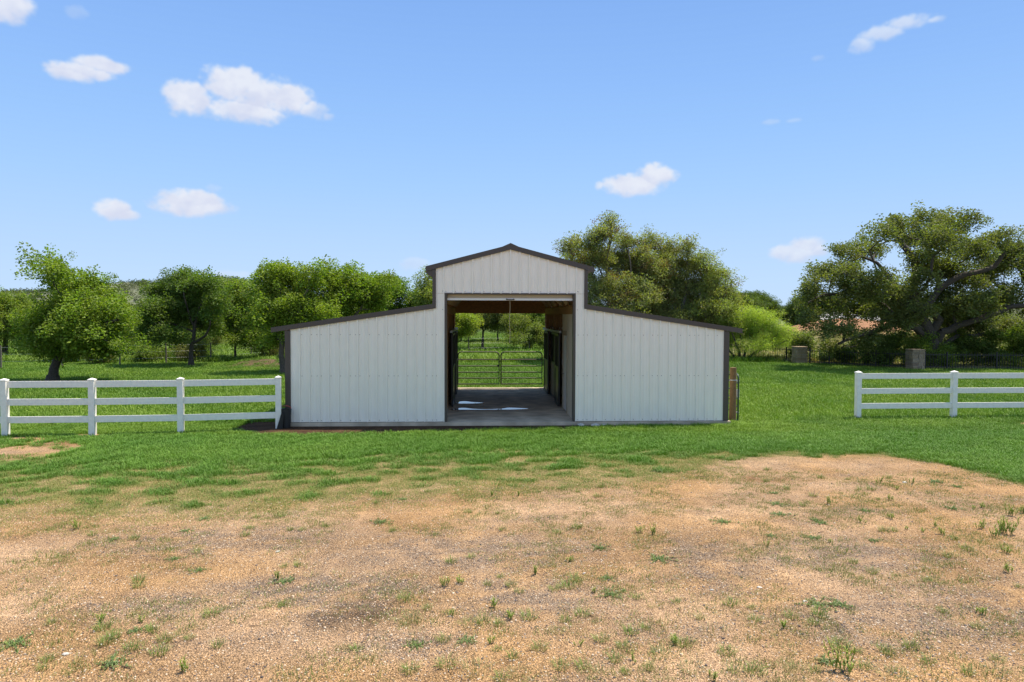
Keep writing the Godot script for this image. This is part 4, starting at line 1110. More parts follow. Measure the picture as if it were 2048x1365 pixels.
func make_roll_door() -> void:
	var up := Vector3(0, S, 0)
	var barn: Node3D = get_node("horse_barn")
	var s := Shape.new()
	var pts := []
	for k in 9:      # the curtain comes off the drum, corrugated
		pts.append(k)
	s.box(Vector3(-1.515, 3.00, -0.115), Vector3(1.515, 3.20, -0.095))
	for k in 3:
		s.box(Vector3(-1.515, 3.006 + k * 0.045, -0.095), Vector3(1.515, 3.026 + k * 0.045, -0.086))
	s.rod(Vector3(-1.5, 3.40, -0.32), Vector3(1.5, 3.40, -0.32), 0.20, 20)
	var d := obj("roll_up_door", s, M.tan_metal, barn, up)
	s = Shape.new()
	s.box(Vector3(-1.52, 2.945, -0.125), Vector3(1.52, 2.998, -0.075))
	obj("bottom_bar", s, M.bar_metal, d)
	s = Shape.new()
	s.rod(Vector3(-0.10, 2.965, -0.06), Vector3(0.10, 2.965, -0.06), 0.010)
	s.box(Vector3(-0.10, 2.955, -0.074), Vector3(-0.07, 2.985, -0.05))
	s.box(Vector3(0.07, 2.955, -0.074), Vector3(0.10, 2.985, -0.05))
	obj("lift_handle", s, M.black_steel, d)
	s = Shape.new()
	var rp := []
	var rr := []
	for k in 12:
		rp.append(Vector3(-0.01 + 0.006 * sin(k * 0.9), 2.95 - k * 0.095, -0.07 + 0.005 * cos(k * 1.3)))
		rr.append(0.0065)
	s.tube(rp, rr, 6)
	obj("pull_rope", s, M.rope, d)

func pipe_gate(called: String, label: String, at: Vector3, w: float, m: Material, rail_y: Array, turn := 0.0) -> Node3D:
	var g := thing(called, label, "gate", at)
	g.rotation.y = turn
	var top: float = rail_y[0]
	var low: float = rail_y[-1]
	var s := Shape.new()
	var pts := []
	var rc := 0.13
	pts.append(Vector3(0, low, 0))
	pts.append(Vector3(0, top - rc, 0))
	for k in range(1, 6):
		var a := PI - PI / 2 * k / 5.0
		pts.append(Vector3(rc + cos(a) * rc, top - rc + sin(a) * rc, 0))
	for k in 6:
		var a := PI / 2 - PI / 2 * k / 5.0
		pts.append(Vector3(w - rc + cos(a) * rc, top - rc + sin(a) * rc, 0))
	pts.append(Vector3(w, low, 0))
	pts.append(Vector3(0, low, 0))
	var rr := []
	for k in pts.size():
		rr.append(0.022)
	s.tube(pts, rr, 8)
	obj("gate_frame", s, m, g)
	for k in range(1, rail_y.size() - 1):
		s = Shape.new()
		s.rod(Vector3(0.01, rail_y[k], 0), Vector3(w - 0.01, rail_y[k], 0), 0.019)
		obj("rail", s, m, g)
	return g

func make_gates() -> void:
	var rails := [1.29, 1.02, 0.79, 0.57, 0.36, 0.15]
	var a := pipe_gate("pipe_gate", "left brown pipe gate with rounded corners closing the barn's far end", Vector3(-1.50, S, -7.98), 1.46, M.gate_steel, rails)
	var s := Shape.new()
	s.box(Vector3(1.40, 0.76, 0.02), Vector3(1.47, 0.84, 0.06))
	obj("latch", s, M.black_steel, a)
	pipe_gate("pipe_gate", "right brown pipe gate with rounded corners closing the barn's far end", Vector3(0.03, S, -7.98), 1.46, M.gate_steel, rails)
	# gate folded edge-on at the right corner, and its post
	var post := thing("wooden_post", "round tan wooden post beside the barn's right corner", "post", Vector3(5.69, 0, -0.55))
	s = Shape.new()
	s.tube([Vector3(0, -0.1, 0), Vector3(0.004, 0.7, 0), Vector3(0.0, 1.40, 0), Vector3(0, 1.42, 0)], [0.088, 0.084, 0.082, 0.076], 16)
	obj("shaft", s, M.post_wood, post)
	s = Shape.new()
	s.tube([Vector3(0, 1.09, 0), Vector3(0, 1.115, 0)], [0.091, 0.091], 16)
	obj("strap", s, M.galvanised, post)
	for y in [0.36, 0.62, 0.88, 1.11, 1.24]:
		s = Shape.new()
		s.rod(Vector3(-0.07, y, 0), Vector3(-0.19, y, 0), 0.009)
		s.rod(Vector3(-0.15, y, 0), Vector3(-0.18, y, 0), 0.020)
		obj("insulator", s, M.black_steel, post)
	var g := pipe_gate("green_gate", "dark green pipe gate seen edge-on beside the wooden post", Vector3(5.83, 0, -0.55), 3.0, M.green_steel, [1.24, 1.02, 0.82, 0.62, 0.42, 0.06], PI / 2 - 0.028)
	for e in [[1.06, 0.02], [0.66, 0.10], [0.25, 0.02]]:
		s = Shape.new()
		s.box(Vector3(-0.005, e[0], -0.028), Vector3(0.05, e[0] + e[1] * 2.0, 0.028))
		obj("white_tag", s, M.white_paint, g)

func make_water() -> void:
	for e in [["puddle", [[-1.56, -2.30], [-1.2, -2.62], [-0.9, -2.40], [-0.5, -2.30], [-0.1, -2.44], [0.1, -2.62], [0.62, -2.40], [0.2, -2.24], [-0.3, -2.16], [-0.9, -2.12], [-1.3, -2.14]], "long rain puddle on the aisle floor nearest the door"], ["puddle", [[-1.46, -3.85], [-1.2, -4.15], [-0.95, -3.95], [-0.62, -3.75], [-1.0, -3.55], [-1.35, -3.5]], "smaller rain puddle on the aisle floor farther in"]]:
		var raw := PackedVector2Array()
		for q in e[1]:
			raw.append(Vector2(q[0], q[1]))
		var c := Vector2.ZERO
		for q in raw:
			c += q / raw.size()
		var s := Shape.new()
		var out: Array[Vector2] = []
		var n := raw.size()
		for k in n:
			for t in 4:
				out.append(raw[(k - 1 + n) % n].cubic_interpolate(raw[(k + 1) % n], raw[(k - 2 + n) % n], raw[(k + 2) % n], 0.0) if false else raw[k].cubic_interpolate(raw[(k + 1) % n], raw[(k - 1 + n) % n], raw[(k + 2) % n], t / 4.0))
		var tri := Geometry2D.triangulate_polygon(PackedVector2Array(out))
		for k in range(0, tri.size(), 3):
			var a := Vector3(out[tri[k]].x, S + 0.003, out[tri[k]].y)
			var b := Vector3(out[tri[k + 1]].x, S + 0.003, out[tri[k + 1]].y)
			var d := Vector3(out[tri[k + 2]].x, S + 0.003, out[tri[k + 2]].y)
			if (b - a).cross(d - a).y < 0:
				s.tri(a, d, b)
			else:
				s.tri(a, b, d)
		var o := obj(e[0], s, M.water)
		kind(o, "structure", e[2])

# ------------------------------------------------------------------ fences
func rail_fence(label: String, posts: Array, shown_from: int) -> void:
	var first: Vector2 = posts[0]
	var f := thing("rail_fence", label, "fence", Vector3(first.x, 0, first.y))
	for k in posts.size():
		var p: Vector2 = posts[k] - first
		var q: Vector2 = posts[mini(k + 1, posts.size() - 1)] - posts[maxi(k - 1, 0)]
		var h: float = 1.27
		var s := Shape.new()
		s.bevel_box(Vector3(-0.064, -0.2, -0.064), Vector3(0.064, h - 0.02, 0.064), 0.006)
		var post := obj("post", s, M.vinyl, f, Vector3(p.x, 0, p.y))
		post.rotation = Vector3(rng.randf_range(-0.008, 0.008), atan2(-q.y, q.x), rng.randf_range(-0.008, 0.008))
		s = Shape.new()
		s.box(Vector3(-0.072, h - 0.035, -0.072), Vector3(0.072, h - 0.012, 0.072))
		for e in 4:
			var a := Basis(Vector3.UP, e * PI / 2)
			s.tri(a * Vector3(-0.072, h - 0.012, 0.072), a * Vector3(0.072, h - 0.012, 0.072), Vector3(0, h + 0.022, 0))
		obj("cap", s, M.vinyl, post)
		if k < posts.size() - 1:
			var b: Vector2 = posts[k + 1] - first
			var l := (b - p).length()
			for y in [0.36, 0.755, 1.15]:
				s = Shape.new()
				s.box(Vector3(0.05, -0.07, -0.02), Vector3(l - 0.05, 0.07, 0.02))
				s.box(Vector3(0.05, 0.0701, -0.016), Vector3(l - 0.05, 0.074, 0.016))
				var r := obj("rail", s, M.vinyl, f, Vector3(p.x, y, p.y))
				r.rotation.y = atan2(-(b - p).y, (b - p).x)

func iron_fence(label: String, a: Vector2, b: Vector2) -> void:
	var f := thing("iron_fence", label, "fence", Vector3(a.x, 0, a.y))
	var d := b - a
	var l := d.length()
	f.rotation.y = atan2(-d.y, d.x)
	for y in [0.16, 0.78]:
		obj("rail", box_shape(Vector3(0, y - 0.018, -0.018), Vector3(l, y + 0.018, 0.018)), M.iron, f)
	var s := Shape.new()
	s.box(Vector3(-0.009, 0.05, -0.009), Vector3(0.009, 0.86, 0.009))
	for e in 4:
		var t := Basis(Vector3.UP, e * PI / 2)
		s.tri(t * Vector3(-0.009, 0.86, 0.009), t * Vector3(0.009, 0.86, 0.009), Vector3(0, 0.90, 0))
	var picket := s.mesh()
	s = Shape.new()
	s.box(Vector3(-0.032, -0.1, -0.032), Vector3(0.032, 0.93, 0.032))
	var post := s.mesh()
	var n := int(l / 0.135)
	for k in range(1, n):
		var x := l * k / n
		if k % 18 == 9 or k == 1:
			obj("post", post, M.iron, f, Vector3(x, 0, 0))
		else:
			obj("picket", picket, M.iron, f, Vector3(x, 0, 0.0))

func stone_pillar(label: String, at: Vector2, h: float) -> void:
	var r := RandomNumberGenerator.new()
	r.seed = int(at.x * 100)
	var p := thing("stone_pillar", label, "pillar", Vector3(at.x, 0, at.y))
	obj("core", box_shape(Vector3(-0.29, -0.1, -0.29), Vector3(0.29, h - 0.05, 0.29)), M.mortar, p)
	var y := 0.0
	while y < h - 0.12:
		var hh := r.randf_range(0.14, 0.22)
		for face in 4:
			var x := -0.32
			while x < 0.28:
				var w := minf(r.randf_range(0.18, 0.34), 0.32 - x)
				var s := Shape.new()
				var t := r.randf_range(0.7, 1.2)
				s.tint = Color(t, t * r.randf_range(0.94, 1.02), t * r.randf_range(0.85, 1.0))
				s.bevel_box(Vector3(x + 0.008, y + 0.008, 0.27), Vector3(x + w - 0.008, minf(y + hh, h - 0.06) - 0.008, 0.31 + r.randf_range(0.0, 0.03)), 0.012)
				var o := obj("stone", s, M.stone, p)
				o.rotation.y = face * PI / 2
				x += w
		y += hh
	var s2 := Shape.new()
	s2.tint = Color(0.85, 0.82, 0.78)
	s2.bevel_box(Vector3(-0.335, h - 0.06, -0.335), Vector3(0.335, h + 0.0, 0.335), 0.02)
	obj("cap_stone", s2, M.stone, p)

func make_fences() -> void:
	rail_fence("white three-rail fence running left from the barn's left corner", [Vector2(-5.47, 0.26), Vector2(-7.56, 0.66), Vector2(-9.44, 0.82), Vector2(-11.28, 0.90), Vector2(-13.15, 0.96)], 0)
	rail_fence("white three-rail fence on the lawn right of the barn", [Vector2(9.23, -1.05), Vector2(11.91, -1.16), Vector2(14.5, -1.22), Vector2(17.1, -1.25)], 0)
	stone_pillar("pale stone pillar between iron fences left of the great oak", Vector2(17.72, -22.8), 1.0)
	stone_pillar("pale stone pillar with shrub beside it under the great oak", Vector2(21.68, -18.24), 1.06)
	iron_fence("black iron picket fence starting behind the barn's right corner", Vector2(14.9, -29.3), Vector2(17.5, -23.3))
	iron_fence("black iron picket fence between the two stone pillars", Vector2(18.0, -22.4), Vector2(21.4, -18.5))
	iron_fence("black iron picket fence running right from the pillar under the oak", Vector2(22.05, -18.2), Vector2(33.0, -17.0))
	# wire fence far off on the left
	var line := [Vector2(-36, -18.5), Vector2(-30, -18.8), Vector2(-24.6, -19.3), Vector2(-22.2, -20.3), Vector2(-19.8, -21.3), Vector2(-18.0, -22.7), Vector2(-16.1, -24.1), Vector2(-14.9, -27.5), Vector2(-10.5, -30.5), Vector2(-6.0, -32.0), Vector2(-1.5, -34.0), Vector2(3.0, -35.5)]
	var f := thing("wire_fence", "thin wire fence on wooden stakes crossing the left pasture", "fence", Vector3(line[0].x, 0, line[0].y))
	var prev := Vector3.ZERO
	for k in line.size():
		var p := Vector3(line[k].x - line[0].x, height(line[k].x, line[k].y), line[k].y - line[0].y)
		var s := Shape.new()
		s.tube([Vector3(0, -0.2, 0), Vector3(0.01, 0.6, 0), Vector3(0.0, 1.15, 0)], [0.045, 0.042, 0.038], 8)
		obj("stake", s, M.bark_pale, f, p)
		if k > 0:
			for y in [0.35, 0.7, 1.05]:
				s = Shape.new()
				s.rod(prev + Vector3(0, y, 0), p + Vector3(0, y, 0), 0.004, 4)
				obj("wire", s, M.galvanised, f)
		prev = p

func make_bag() -> void:
	# black rubber feed tub with a red handle, and a rubber mat leaning on the fence post
	var t := thing("feed_tub", "tall black rubber tub with red handle at the barn's left corner", "tub", Vector3(-5.52, 0.05, 0.19))
	var s := Shape.new()
	s.tube([Vector3(0, 0.0, 0), Vector3(0, 0.03, 0), Vector3(0.0, 0.44, 0), Vector3(0.0, 0.47, 0), Vector3(0, 0.44, 0)], [0.10, 0.11, 0.135, 0.148, 0.12], 14)
	obj("body", s, M.rubber, t, Vector3(0.19, 0.0, -0.02))
	s = Shape.new()
	var p := []
	var q := []
	for k in 9:
		var a := PI * k / 8.0
		p.append(Vector3(0.19 - cos(a) * 0.13, 0.46 + sin(a) * 0.06, -0.02 + 0.02 * sin(a)))
		q.append(0.009)
	s.tube(p, q, 6)
	obj("handle", s, M.red_plastic, t)
	var m := thing("rubber_mat", "black rubber mat leaning on the last white fence post", "mat", Vector3(-5.37, 0.03, 0.36))
	s = Shape.new()
	s.prism([Vector2(-0.12, 0.0), Vector2(0.02, 0.0), Vector2(0.05, 0.36), Vector2(0.0, 0.40)], -0.012, 0.012)
	obj("sheet", s, M.rubber, m)

# ------------------------------------------------------------------ trees
func leaf_clump(style: String) -> ArrayMesh:
	if clump_cache.has(style):
		return clump_cache[style]
	var r := RandomNumberGenerator.new()
	r.seed = 900 + style.length()
	var p: Array = {"oak": [58, 0.30, 0.110, 0.064], "small": [44, 0.32, 0.10, 0.055], "feather": [80, 0.36, 0.10, 0.026], "live_oak": [42, 0.34, 0.135, 0.080], "shrub": [44, 0.26, 0.10, 0.06]}[style]
	var s := Shape.new()
	for k in p[0]:
		var dir := Vector3(r.randfn(), r.randfn() * 0.8, r.randfn()).normalized()
		var at: Vector3 = dir * p[1] * pow(r.randf(), 0.45)
		var l: float = p[2] * r.randf_range(0.7, 1.3)
		var w: float = p[3] * r.randf_range(0.7, 1.3)
		var d := (dir * 0.6 + Vector3(r.randfn(), r.randfn() - 0.2, r.randfn()) * 0.7).normalized()
		var nrm := (Vector3(r.randfn(), r.randfn() + 0.9, r.randfn())).normalized()
		var side := d.cross(nrm).normalized() * w * 0.5
		var fold := side.cross(d).normalized() * w * 0.18
		var t := r.randf_range(0.55, 1.45)
		s.tint = Color(t * r.randf_range(0.9, 1.15), t, t * r.randf_range(0.8, 1.1))
		var mid := at + d * l * 0.45
		s.tri(at, mid + side + fold, at + d * l)
		s.tri(at, at + d * l, mid - side + fold)
	clump_cache[style] = s.mesh()
	return clump_cache[style]

func crooked(a: Vector3, b: Vector3, bend: float, n: int, r: RandomNumberGenerator) -> Array:
	var out := []
	var l := (b - a).length()
	var o := Vector3(r.randfn(), r.randfn() * 0.6, r.randfn()) * bend * l
	for k in range(1, n + 1):
		var t := float(k) / n
		out.append(a.lerp(b, t) + o * sin(t * PI) + (Vector3(r.randfn(), r.randfn(), r.randfn()) * bend * l * 0.22 if k < n else Vector3.ZERO))
	return out

func grow(o: Node3D, lobes: Array, limbs: Array, style: String, color: Color, opt := {}) -> void:
	var r := RandomNumberGenerator.new()
	r.seed = opt.get("seed", 1)
	var dens: float = opt.get("dens", 1.0)
	var per: int = opt.get("per", 3) + 2
	var spread: float = opt.get("spread", 0.24) * 1.15
	var size: float = opt.get("size", 1.0)
	var thin: float = opt.get("thin", 0.012)
	var bark: Material = opt.get("bark", M.bark)
	# nodes of the skeleton
	var pos: PackedVector3Array = []
	var par: PackedInt32Array = []
	var own: PackedFloat32Array = []
	for lm in limbs:
		var prev := -1
		for k in range(0, lm.size(), 4):
			var p := Vector3(lm[k], lm[k + 1], lm[k + 2])
			if prev < 0 and pos.size() > 0:
				var best := 0
				for q in pos.size():
					if pos[q].distance_squared_to(p) < pos[best].distance_squared_to(p):
						best = q
				prev = best
			if prev >= 0:
				var steps := maxi(1, int(pos[prev].distance_to(p) / 0.35))
				var from := pos[prev]
				var r0 := own[prev]
				var c := crooked(from, p, 0.05 if k > 4 else 0.02, steps, r)
				for j in c.size():
					pos.append(c[j])
					par.append(prev)
					own.append(0.6 * lerpf(minf(r0 / 0.6, lm[k + 3] * 1.35), lm[k + 3], float(j + 1) / c.size()))
					prev = pos.size() - 1
			else:
				pos.append(p)
				par.append(-1)
				own.append(lm[k + 3] * 0.75)
				prev = 0
	var first_twig := pos.size()
	var tips := []
	for lb in lobes:
		var c := Vector3(lb[0], lb[1], lb[2])
		var rad := Vector3(lb[3], lb[4], lb[5])
		var n := maxi(3, int(round(dens * 26.0 * pow(rad.x * rad.y * rad.z, 0.6667))))
		for k in n:
			var d := Vector3(r.randfn(), r.randfn(), r.randfn()).normalized() * pow(r.randf(), 0.42)
			if d.y < -0.35 and r.randf() < 0.4:
				d.y = -d.y
			tips.append(c + d * rad)
	var hub := pos[mini(first_twig - 1, 3)]
	tips.sort_custom(func(a: Vector3, b: Vector3) -> bool: return a.distance_squared_to(hub) < b.distance_squared_to(hub))
	var ends: PackedInt32Array = []
	for t: Vector3 in tips:
		if t.y < 0.25:
			t.y = 0.25 + r.randf() * 0.2
		var best := -1
		var bd := 1e9
		var th := t.distance_to(hub)
		for q in pos.size():
			if q < 2:
				continue
			var d := pos[q].distance_to(t) + maxf(0.0, pos[q].distance_to(hub) - th) * 1.5 + maxf(0.0, pos[q].y - t.y) * 0.3
			if d < bd:
				bd = d
				best = q
		if best < 0:
			best = pos.size() - 1
		var c := crooked(pos[best], t, 0.09, clampi(int(pos[best].distance_to(t) / 0.3), 2, 6), r)
		var prev := best
		for p in c:
			pos.append(p)
			par.append(prev)
			own.append(0.0)
			prev = pos.size() - 1
		ends.append(prev)
	# thickness from the tips down
	var area: PackedFloat32Array = []
	area.resize(pos.size())
	for e in ends:
		area[e] += pow(thin, 2.4)
	for q in range(pos.size() - 1, 0, -1):
		if par[q] >= 0:
			area[par[q]] += area[q]
	var s := Shape.new()
	var rad_of := func(q: int) -> float:
		return own[q] if q < first_twig else maxf(thin * 0.7, pow(area[q], 1.0 / 2.4))
	for q in range(1, pos.size()):
		var p := par[q]
		if p < 0:
			continue
		var rq: float = rad_of.call(q)
		var rp: float = minf(rad_of.call(p), rq * (1.5 if q >= first_twig else 1.6))
		var d := (pos[q] - pos[p]).normalized()
		s.tube([pos[p] - d * rp * 0.3, pos[q] + d * rq * 0.2], [rp, rq], 9 if rq > 0.09 else (6 if rq > 0.035 else 4), false)
	if own.size() and own[0] > 0.1:      # root flare
		s.tube([pos[0] + Vector3(0, -0.15, 0), pos[0] + Vector3(0, 0.03, 0), pos[0].lerp(pos[1], 0.6)], [own[0] * 1.55, own[0] * 1.25, own[0]], 10, false)
	var trunk := obj("trunk", s, bark, o)
	trunk.set_meta("label", opt.get("trunk_label", "dark trunk with crooked limbs and twigs"))
	# foliage
	var at := []
	var col := PackedColorArray()
	for e in ends:
		for k in per:
			var p := pos[e]
			if k >= per - 1:
				p = pos[par[e]]
			p += Vector3(r.randfn(), r.randfn() * 0.7, r.randfn()) * spread
			if p.y < 0.2:
				continue
			var sc := size * r.randf_range(0.75, 1.3)
			at.append(Transform3D(Basis.from_euler(Vector3(r.randf_range(-0.5, 0.5), r.randf() * TAU, r.randf_range(-0.5, 0.5))).scaled(Vector3(sc, sc * 0.8, sc)), p))
			var t := r.randf_range(0.8, 1.2)
			var cc := color * t
			if r.randf() < opt.get("brown", 0.0):
				cc = Color(0.20, 0.13, 0.06) * t
			cc.r *= r.randf_range(0.92, 1.12)
			col.append(cc)
	var mm := MultiMesh.new()
	mm.transform_format = MultiMesh.TRANSFORM_3D
	mm.use_colors = true
	mm.mesh = leaf_clump(style)
	mm.instance_count = at.size()
	for k in at.size():
		mm.set_instance_transform(k, at[k])
		mm.set_instance_color(k, col[k])
	var crown := MultiMeshInstance3D.new()
	crown.name = "crown"
	crown.multimesh = mm
	crown.material_override = M.leaf
	o.add_child(crown, true)
	crown.set_meta("kind", "stuff")

func hero(key: String, called: String, label: String, style: String, color: Color, opt := {}) -> Node3D:
	var e: Dictionary = TREES[key]
	var at: Vector3 = e.at
	at.y = height(at.x, at.z)
	var o := thing(called, label, "tree", at)
	grow(o, e.lobes, e.limbs, style, color, opt)
	return o

func make_trees() -> void:
	var bright := Color(0.230, 0.330, 0.052)
	var mid := Color(0.237, 0.325, 0.062)
	var dark := Color(0.156, 0.237, 0.056)
	var olive := Color(0.330, 0.365, 0.150)
	hero("T2", "leaning_oak", "small oak leaning right with thick dark trunk behind the left fence", "oak", bright, {"seed": 2, "per": 4, "bark": M.bark_dark})
	hero("T1", "oak_tree", "oak cut off by the photo's left edge", "oak", mid, {"seed": 3})
	hero("T3", "dark_elm", "tall dark green tree with forked trunk in the left pasture", "oak", dark, {"seed": 4, "per": 4, "bark": M.bark_dark})
	hero("T4", "oak_tree", "slender-stemmed oak just right of the dark forked tree", "oak", mid, {"seed": 5})
	hero("T5", "oak_tree", "full bright green oak beside the barn's left eave", "oak", Color(0.259, 0.358, 0.053), {"seed": 6, "per": 3})
	hero("T6", "oak_tree", "wide green oak rising behind the barn's left roof", "oak", Color(0.232, 0.329, 0.047), {"seed": 7, "per": 3})
	hero("T7", "oak_tree", "darker round oak behind the barn left of its raised centre", "oak", Color(0.178, 0.284, 0.053), {"seed": 8})
	hero("T8", "young_tree", "thin pale sapling beside the left of the barn's raised centre", "small", Color(0.290, 0.351, 0.086), {"seed": 9, "per": 2, "dens": 4.0, "bark": M.bark_pale})
	hero("T9", "post_oak", "tallest sparse olive tree behind the barn, right of its peak", "small", olive, {"seed": 10, "dens": 1.5, "per": 3, "bark": M.bark_pale, "spread": 0.22, "brown": 0.14})
	hero("T9b", "post_oak", "sparse olive tree in the middle of the clump behind the right wing", "small", olive, {"seed": 11, "dens": 1.5, "per": 3, "bark": M.bark_pale, "brown": 0.12})
	hero("T9c", "post_oak", "lower right tree of the olive clump behind the right wing", "small", Color(0.356, 0.409, 0.132), {"seed": 12, "dens": 1.5, "per": 3, "bark": M.bark_pale, "brown": 0.08})
	hero("T10", "mesquite", "low feathery light green mesquite at the iron fence", "feather", Color(0.449, 0.578, 0.125), {"seed": 13, "dens": 1.3, "per": 3})
	hero("T12", "great_live_oak", "great spreading live oak with heavy crooked limbs at the right", "live_oak", Color(0.204, 0.237, 0.086), {"seed": 14, "dens": 1.05, "per": 2, "spread": 0.23, "size": 0.95, "bark": M.bark_dark, "thin": 0.014, "trunk_label": "massive dark trunk with heavy crooked limbs"})
	more_trees()

func round_lobes(r: RandomNumberGenerator, h: float, w: float, n: int, low := 0.25) -> Array:
	var l := []
	for k in n:
		var a := r.randf() * TAU
		var t := float(k) / n
		var y := h * lerpf(low + 0.15, 0.86, t)
		var q := w * 0.5 * sqrt(clampf(1.0 - pow((t - 0.35) / 0.85, 2), 0.1, 1.0)) * r.randf_range(0.3, 0.85)
		var s := r.randf_range(0.14, 0.24) * w
		l.append([cos(a) * q, y, sin(a) * q, s, s * 0.75, s])
	return l

func shrub(label: String, at: Vector2, h: float, w: float, color: Color, seed_: int, called := "shrub", style := "shrub", group := "") -> Node3D:
	var r := RandomNumberGenerator.new()
	r.seed = seed_
	var o := thing(called, label, "shrub", Vector3(at.x, height(at.x, at.y), at.y), group)
	var limbs := []
	for k in 4:
		var a := r.randf() * TAU
		limbs.append([0.0, -0.05, 0.0, 0.04, cos(a) * w * 0.15, h * 0.35, sin(a) * w * 0.15, 0.022])
	grow(o, round_lobes(r, h, w, 9, 0.02), limbs, style, color, {"seed": seed_, "dens": 1.25, "per": 3, "spread": 0.16, "thin": 0.008})
	return o

func more_trees() -> void:
	var r := RandomNumberGenerator.new()
	r.seed = 71
	# kinds that recur in the far rows
	var protos := []
	for k in 5:
		var h: float = [5.2, 4.6, 5.8, 4.2, 6.4][k]
		var w: float = [5.2, 4.4, 4.8, 5.0, 6.0][k]
		var o := Node3D.new()
		var limbs := [[0.0, -0.1, 0.0, 0.16, r.randf_range(-0.2, 0.2), h * 0.25, r.randf_range(-0.2, 0.2), 0.13, r.randf_range(-0.3, 0.3), h * 0.42, r.randf_range(-0.3, 0.3), 0.10]]
		for j in 4:
			var a := j * TAU / 4.0 + r.randf()
			limbs.append([0.0, h * 0.36, 0.0, 0.08, cos(a) * w * 0.16, h * 0.52, sin(a) * w * 0.16, 0.06, cos(a) * w * 0.27, h * 0.68, sin(a) * w * 0.27, 0.035])
		var tint: Color = [Color(0.222, 0.299, 0.059), Color(0.165, 0.245, 0.055), Color(0.261, 0.335, 0.065), Color(0.242, 0.271, 0.081), Color(0.116, 0.173, 0.049)][k]
		grow(o, round_lobes(r, h, w, 16), limbs, "small" if k == 3 else "oak", tint, {"seed": 300 + k, "dens": 0.9, "per": 3, "size": 1.25, "spread": 0.32})
		protos.append(o)
	var rows := [
		["oak in the far tree row across the left pasture", "oaks in the far row left of the barn", "pasture_oak", [[-36, -33, 0.62, 0], [-41, -38, 0.69, 2], [-32, -38, 0.62, 1], [-27, -35, 0.53, 3], [-29.5, -43, 0.62, 0], [-24, -40, 0.59, 1], [-21, -36, 0.47, 3], [-19, -44, 0.59, 2], [-15.5, -39, 0.65, 1], [-12, -36, 0.68, 0], [-9, -41, 0.68, 2], [-6.5, -37, 0.65, 1], [-34, -50, 0.69, 1], [-25, -52, 0.62, 0], [-16, -54, 0.76, 1], [-46, -46, 0.75, 0], [-42, -58, 0.75, 1], [-9, -52, 0.72, 3], [-38, -26, 0.62, 0]]],
		["small tree in the row seen through the open barn", "trees seen through the open barn", "field_tree", [[-2.4, -50, 0.8, 3], [1.2, -53, 0.85, 0], [4.6, -48, 0.8, 1], [7.5, -51, 0.85, 3], [-5.5, -46, 0.8, 0], [10, -46, 0.8, 1]]],
		["dark juniper-like tree on the skyline between mesquite and great oak", "dark trees on the right skyline", "skyline_tree", [[27, -58, 0.78, 4], [31, -62, 0.85, 4], [35.5, -60, 0.74, 4], [40, -66, 0.85, 4], [45, -62, 0.78, 4], [51, -66, 0.85, 4], [22.5, -60, 0.74, 4], [58, -64, 0.85, 4], [65, -60, 0.85, 4], [18, -62, 0.74, 4]]]]
	for row in rows:
		row[3].sort_custom(func(a: Array, b: Array) -> bool: return seen_x(a[0], a[1]) < seen_x(b[0], b[1]))
		var place := 0
		for e in row[3]:
			var proto: Node3D = protos[e[3]]
			var o: Node3D = proto.duplicate()
			o.name = numbered(row[2])
			add_child(o, true)
			o.position = Vector3(e[0], height(e[0], e[1]), e[1])
			o.rotation.y = r.randf() * TAU
			o.scale = Vector3.ONE * e[2]
			tag(o, "%s, %s" % [row[0], ordinal(place)], "tree", row[1])
			place += 1
	for o in protos:
		o.free()
	# what the open aisle looks out on
	var o2 := thing("willow_tree", "bright hanging tree seen through the barn above the left gate", "tree", Vector3(-2.35, 0, -33.5))
	var lob := []
	for k in 14:
		lob.append([r.randf_range(-1.6, 1.0), r.randf_range(1.2, 3.6), r.randf_range(-1, 1), 0.55, 0.5, 0.55])
	grow(o2, lob, [[-0.6, -0.1, 0, 0.1, -0.5, 1.2, 0, 0.08, -0.3, 2.2, 0, 0.05]], "oak", Color(0.330, 0.418, 0.073), {"seed": 81, "dens": 1.1, "per": 3})
	var o3 := thing("gnarled_oak", "dark trunked spreading tree seen through the barn, centre", "tree", Vector3(-0.47, 0, -37.7))
	lob = []
	for k in 16:
		lob.append([r.randf_range(-1.8, 2.4), r.randf_range(1.9, 4.0), r.randf_range(-1.2, 1.2), 0.6, 0.4, 0.6])
	grow(o3, lob, [[0, -0.1, 0, 0.17, 0.02, 1.0, 0, 0.15, 0.05, 1.6, 0, 0.14], [0.05, 1.5, 0, 0.1, 0.7, 2.3, 0, 0.07, 1.3, 3.2, 0.2, 0.04], [0.05, 1.6, 0, 0.1, -0.5, 2.3, 0, 0.07, -1.0, 3.0, 0, 0.04]], "small", Color(0.194, 0.226, 0.073), {"seed": 82, "dens": 1.3, "per": 3})
	shrub("wide dark bush seen through the barn above the right gate", Vector2(2.9, -35.8), 2.9, 3.8, Color(0.242, 0.299, 0.081), 83, "bush", "small")
	# shrubs and saplings
	var dk := Color(0.169, 0.244, 0.062)
	var br := Color(0.261, 0.371, 0.073)
	shrub("dark rounded shrub left of the pillar under the great oak", Vector2(20.6, -20.9), 2.0, 2.6, dk, 91)
	shrub("second dark shrub behind the iron fence under the great oak", Vector2(22.3, -21.5), 2.1, 2.4, dk, 92)
	shrub("bright green shrub right of the pillar under the great oak", Vector2(23.5, -20.0), 1.8, 2.3, br, 93)
	shrub("low bright shrub spilling over the pillar's right side", Vector2(22.7, -19.5), 1.3, 1.5, Color(0.222, 0.307, 0.065), 94)
	shrub("dark shrub at the far right under the great oak", Vector2(26.2, -20.8), 2.0, 3.0, Color(0.136, 0.200, 0.049), 95)
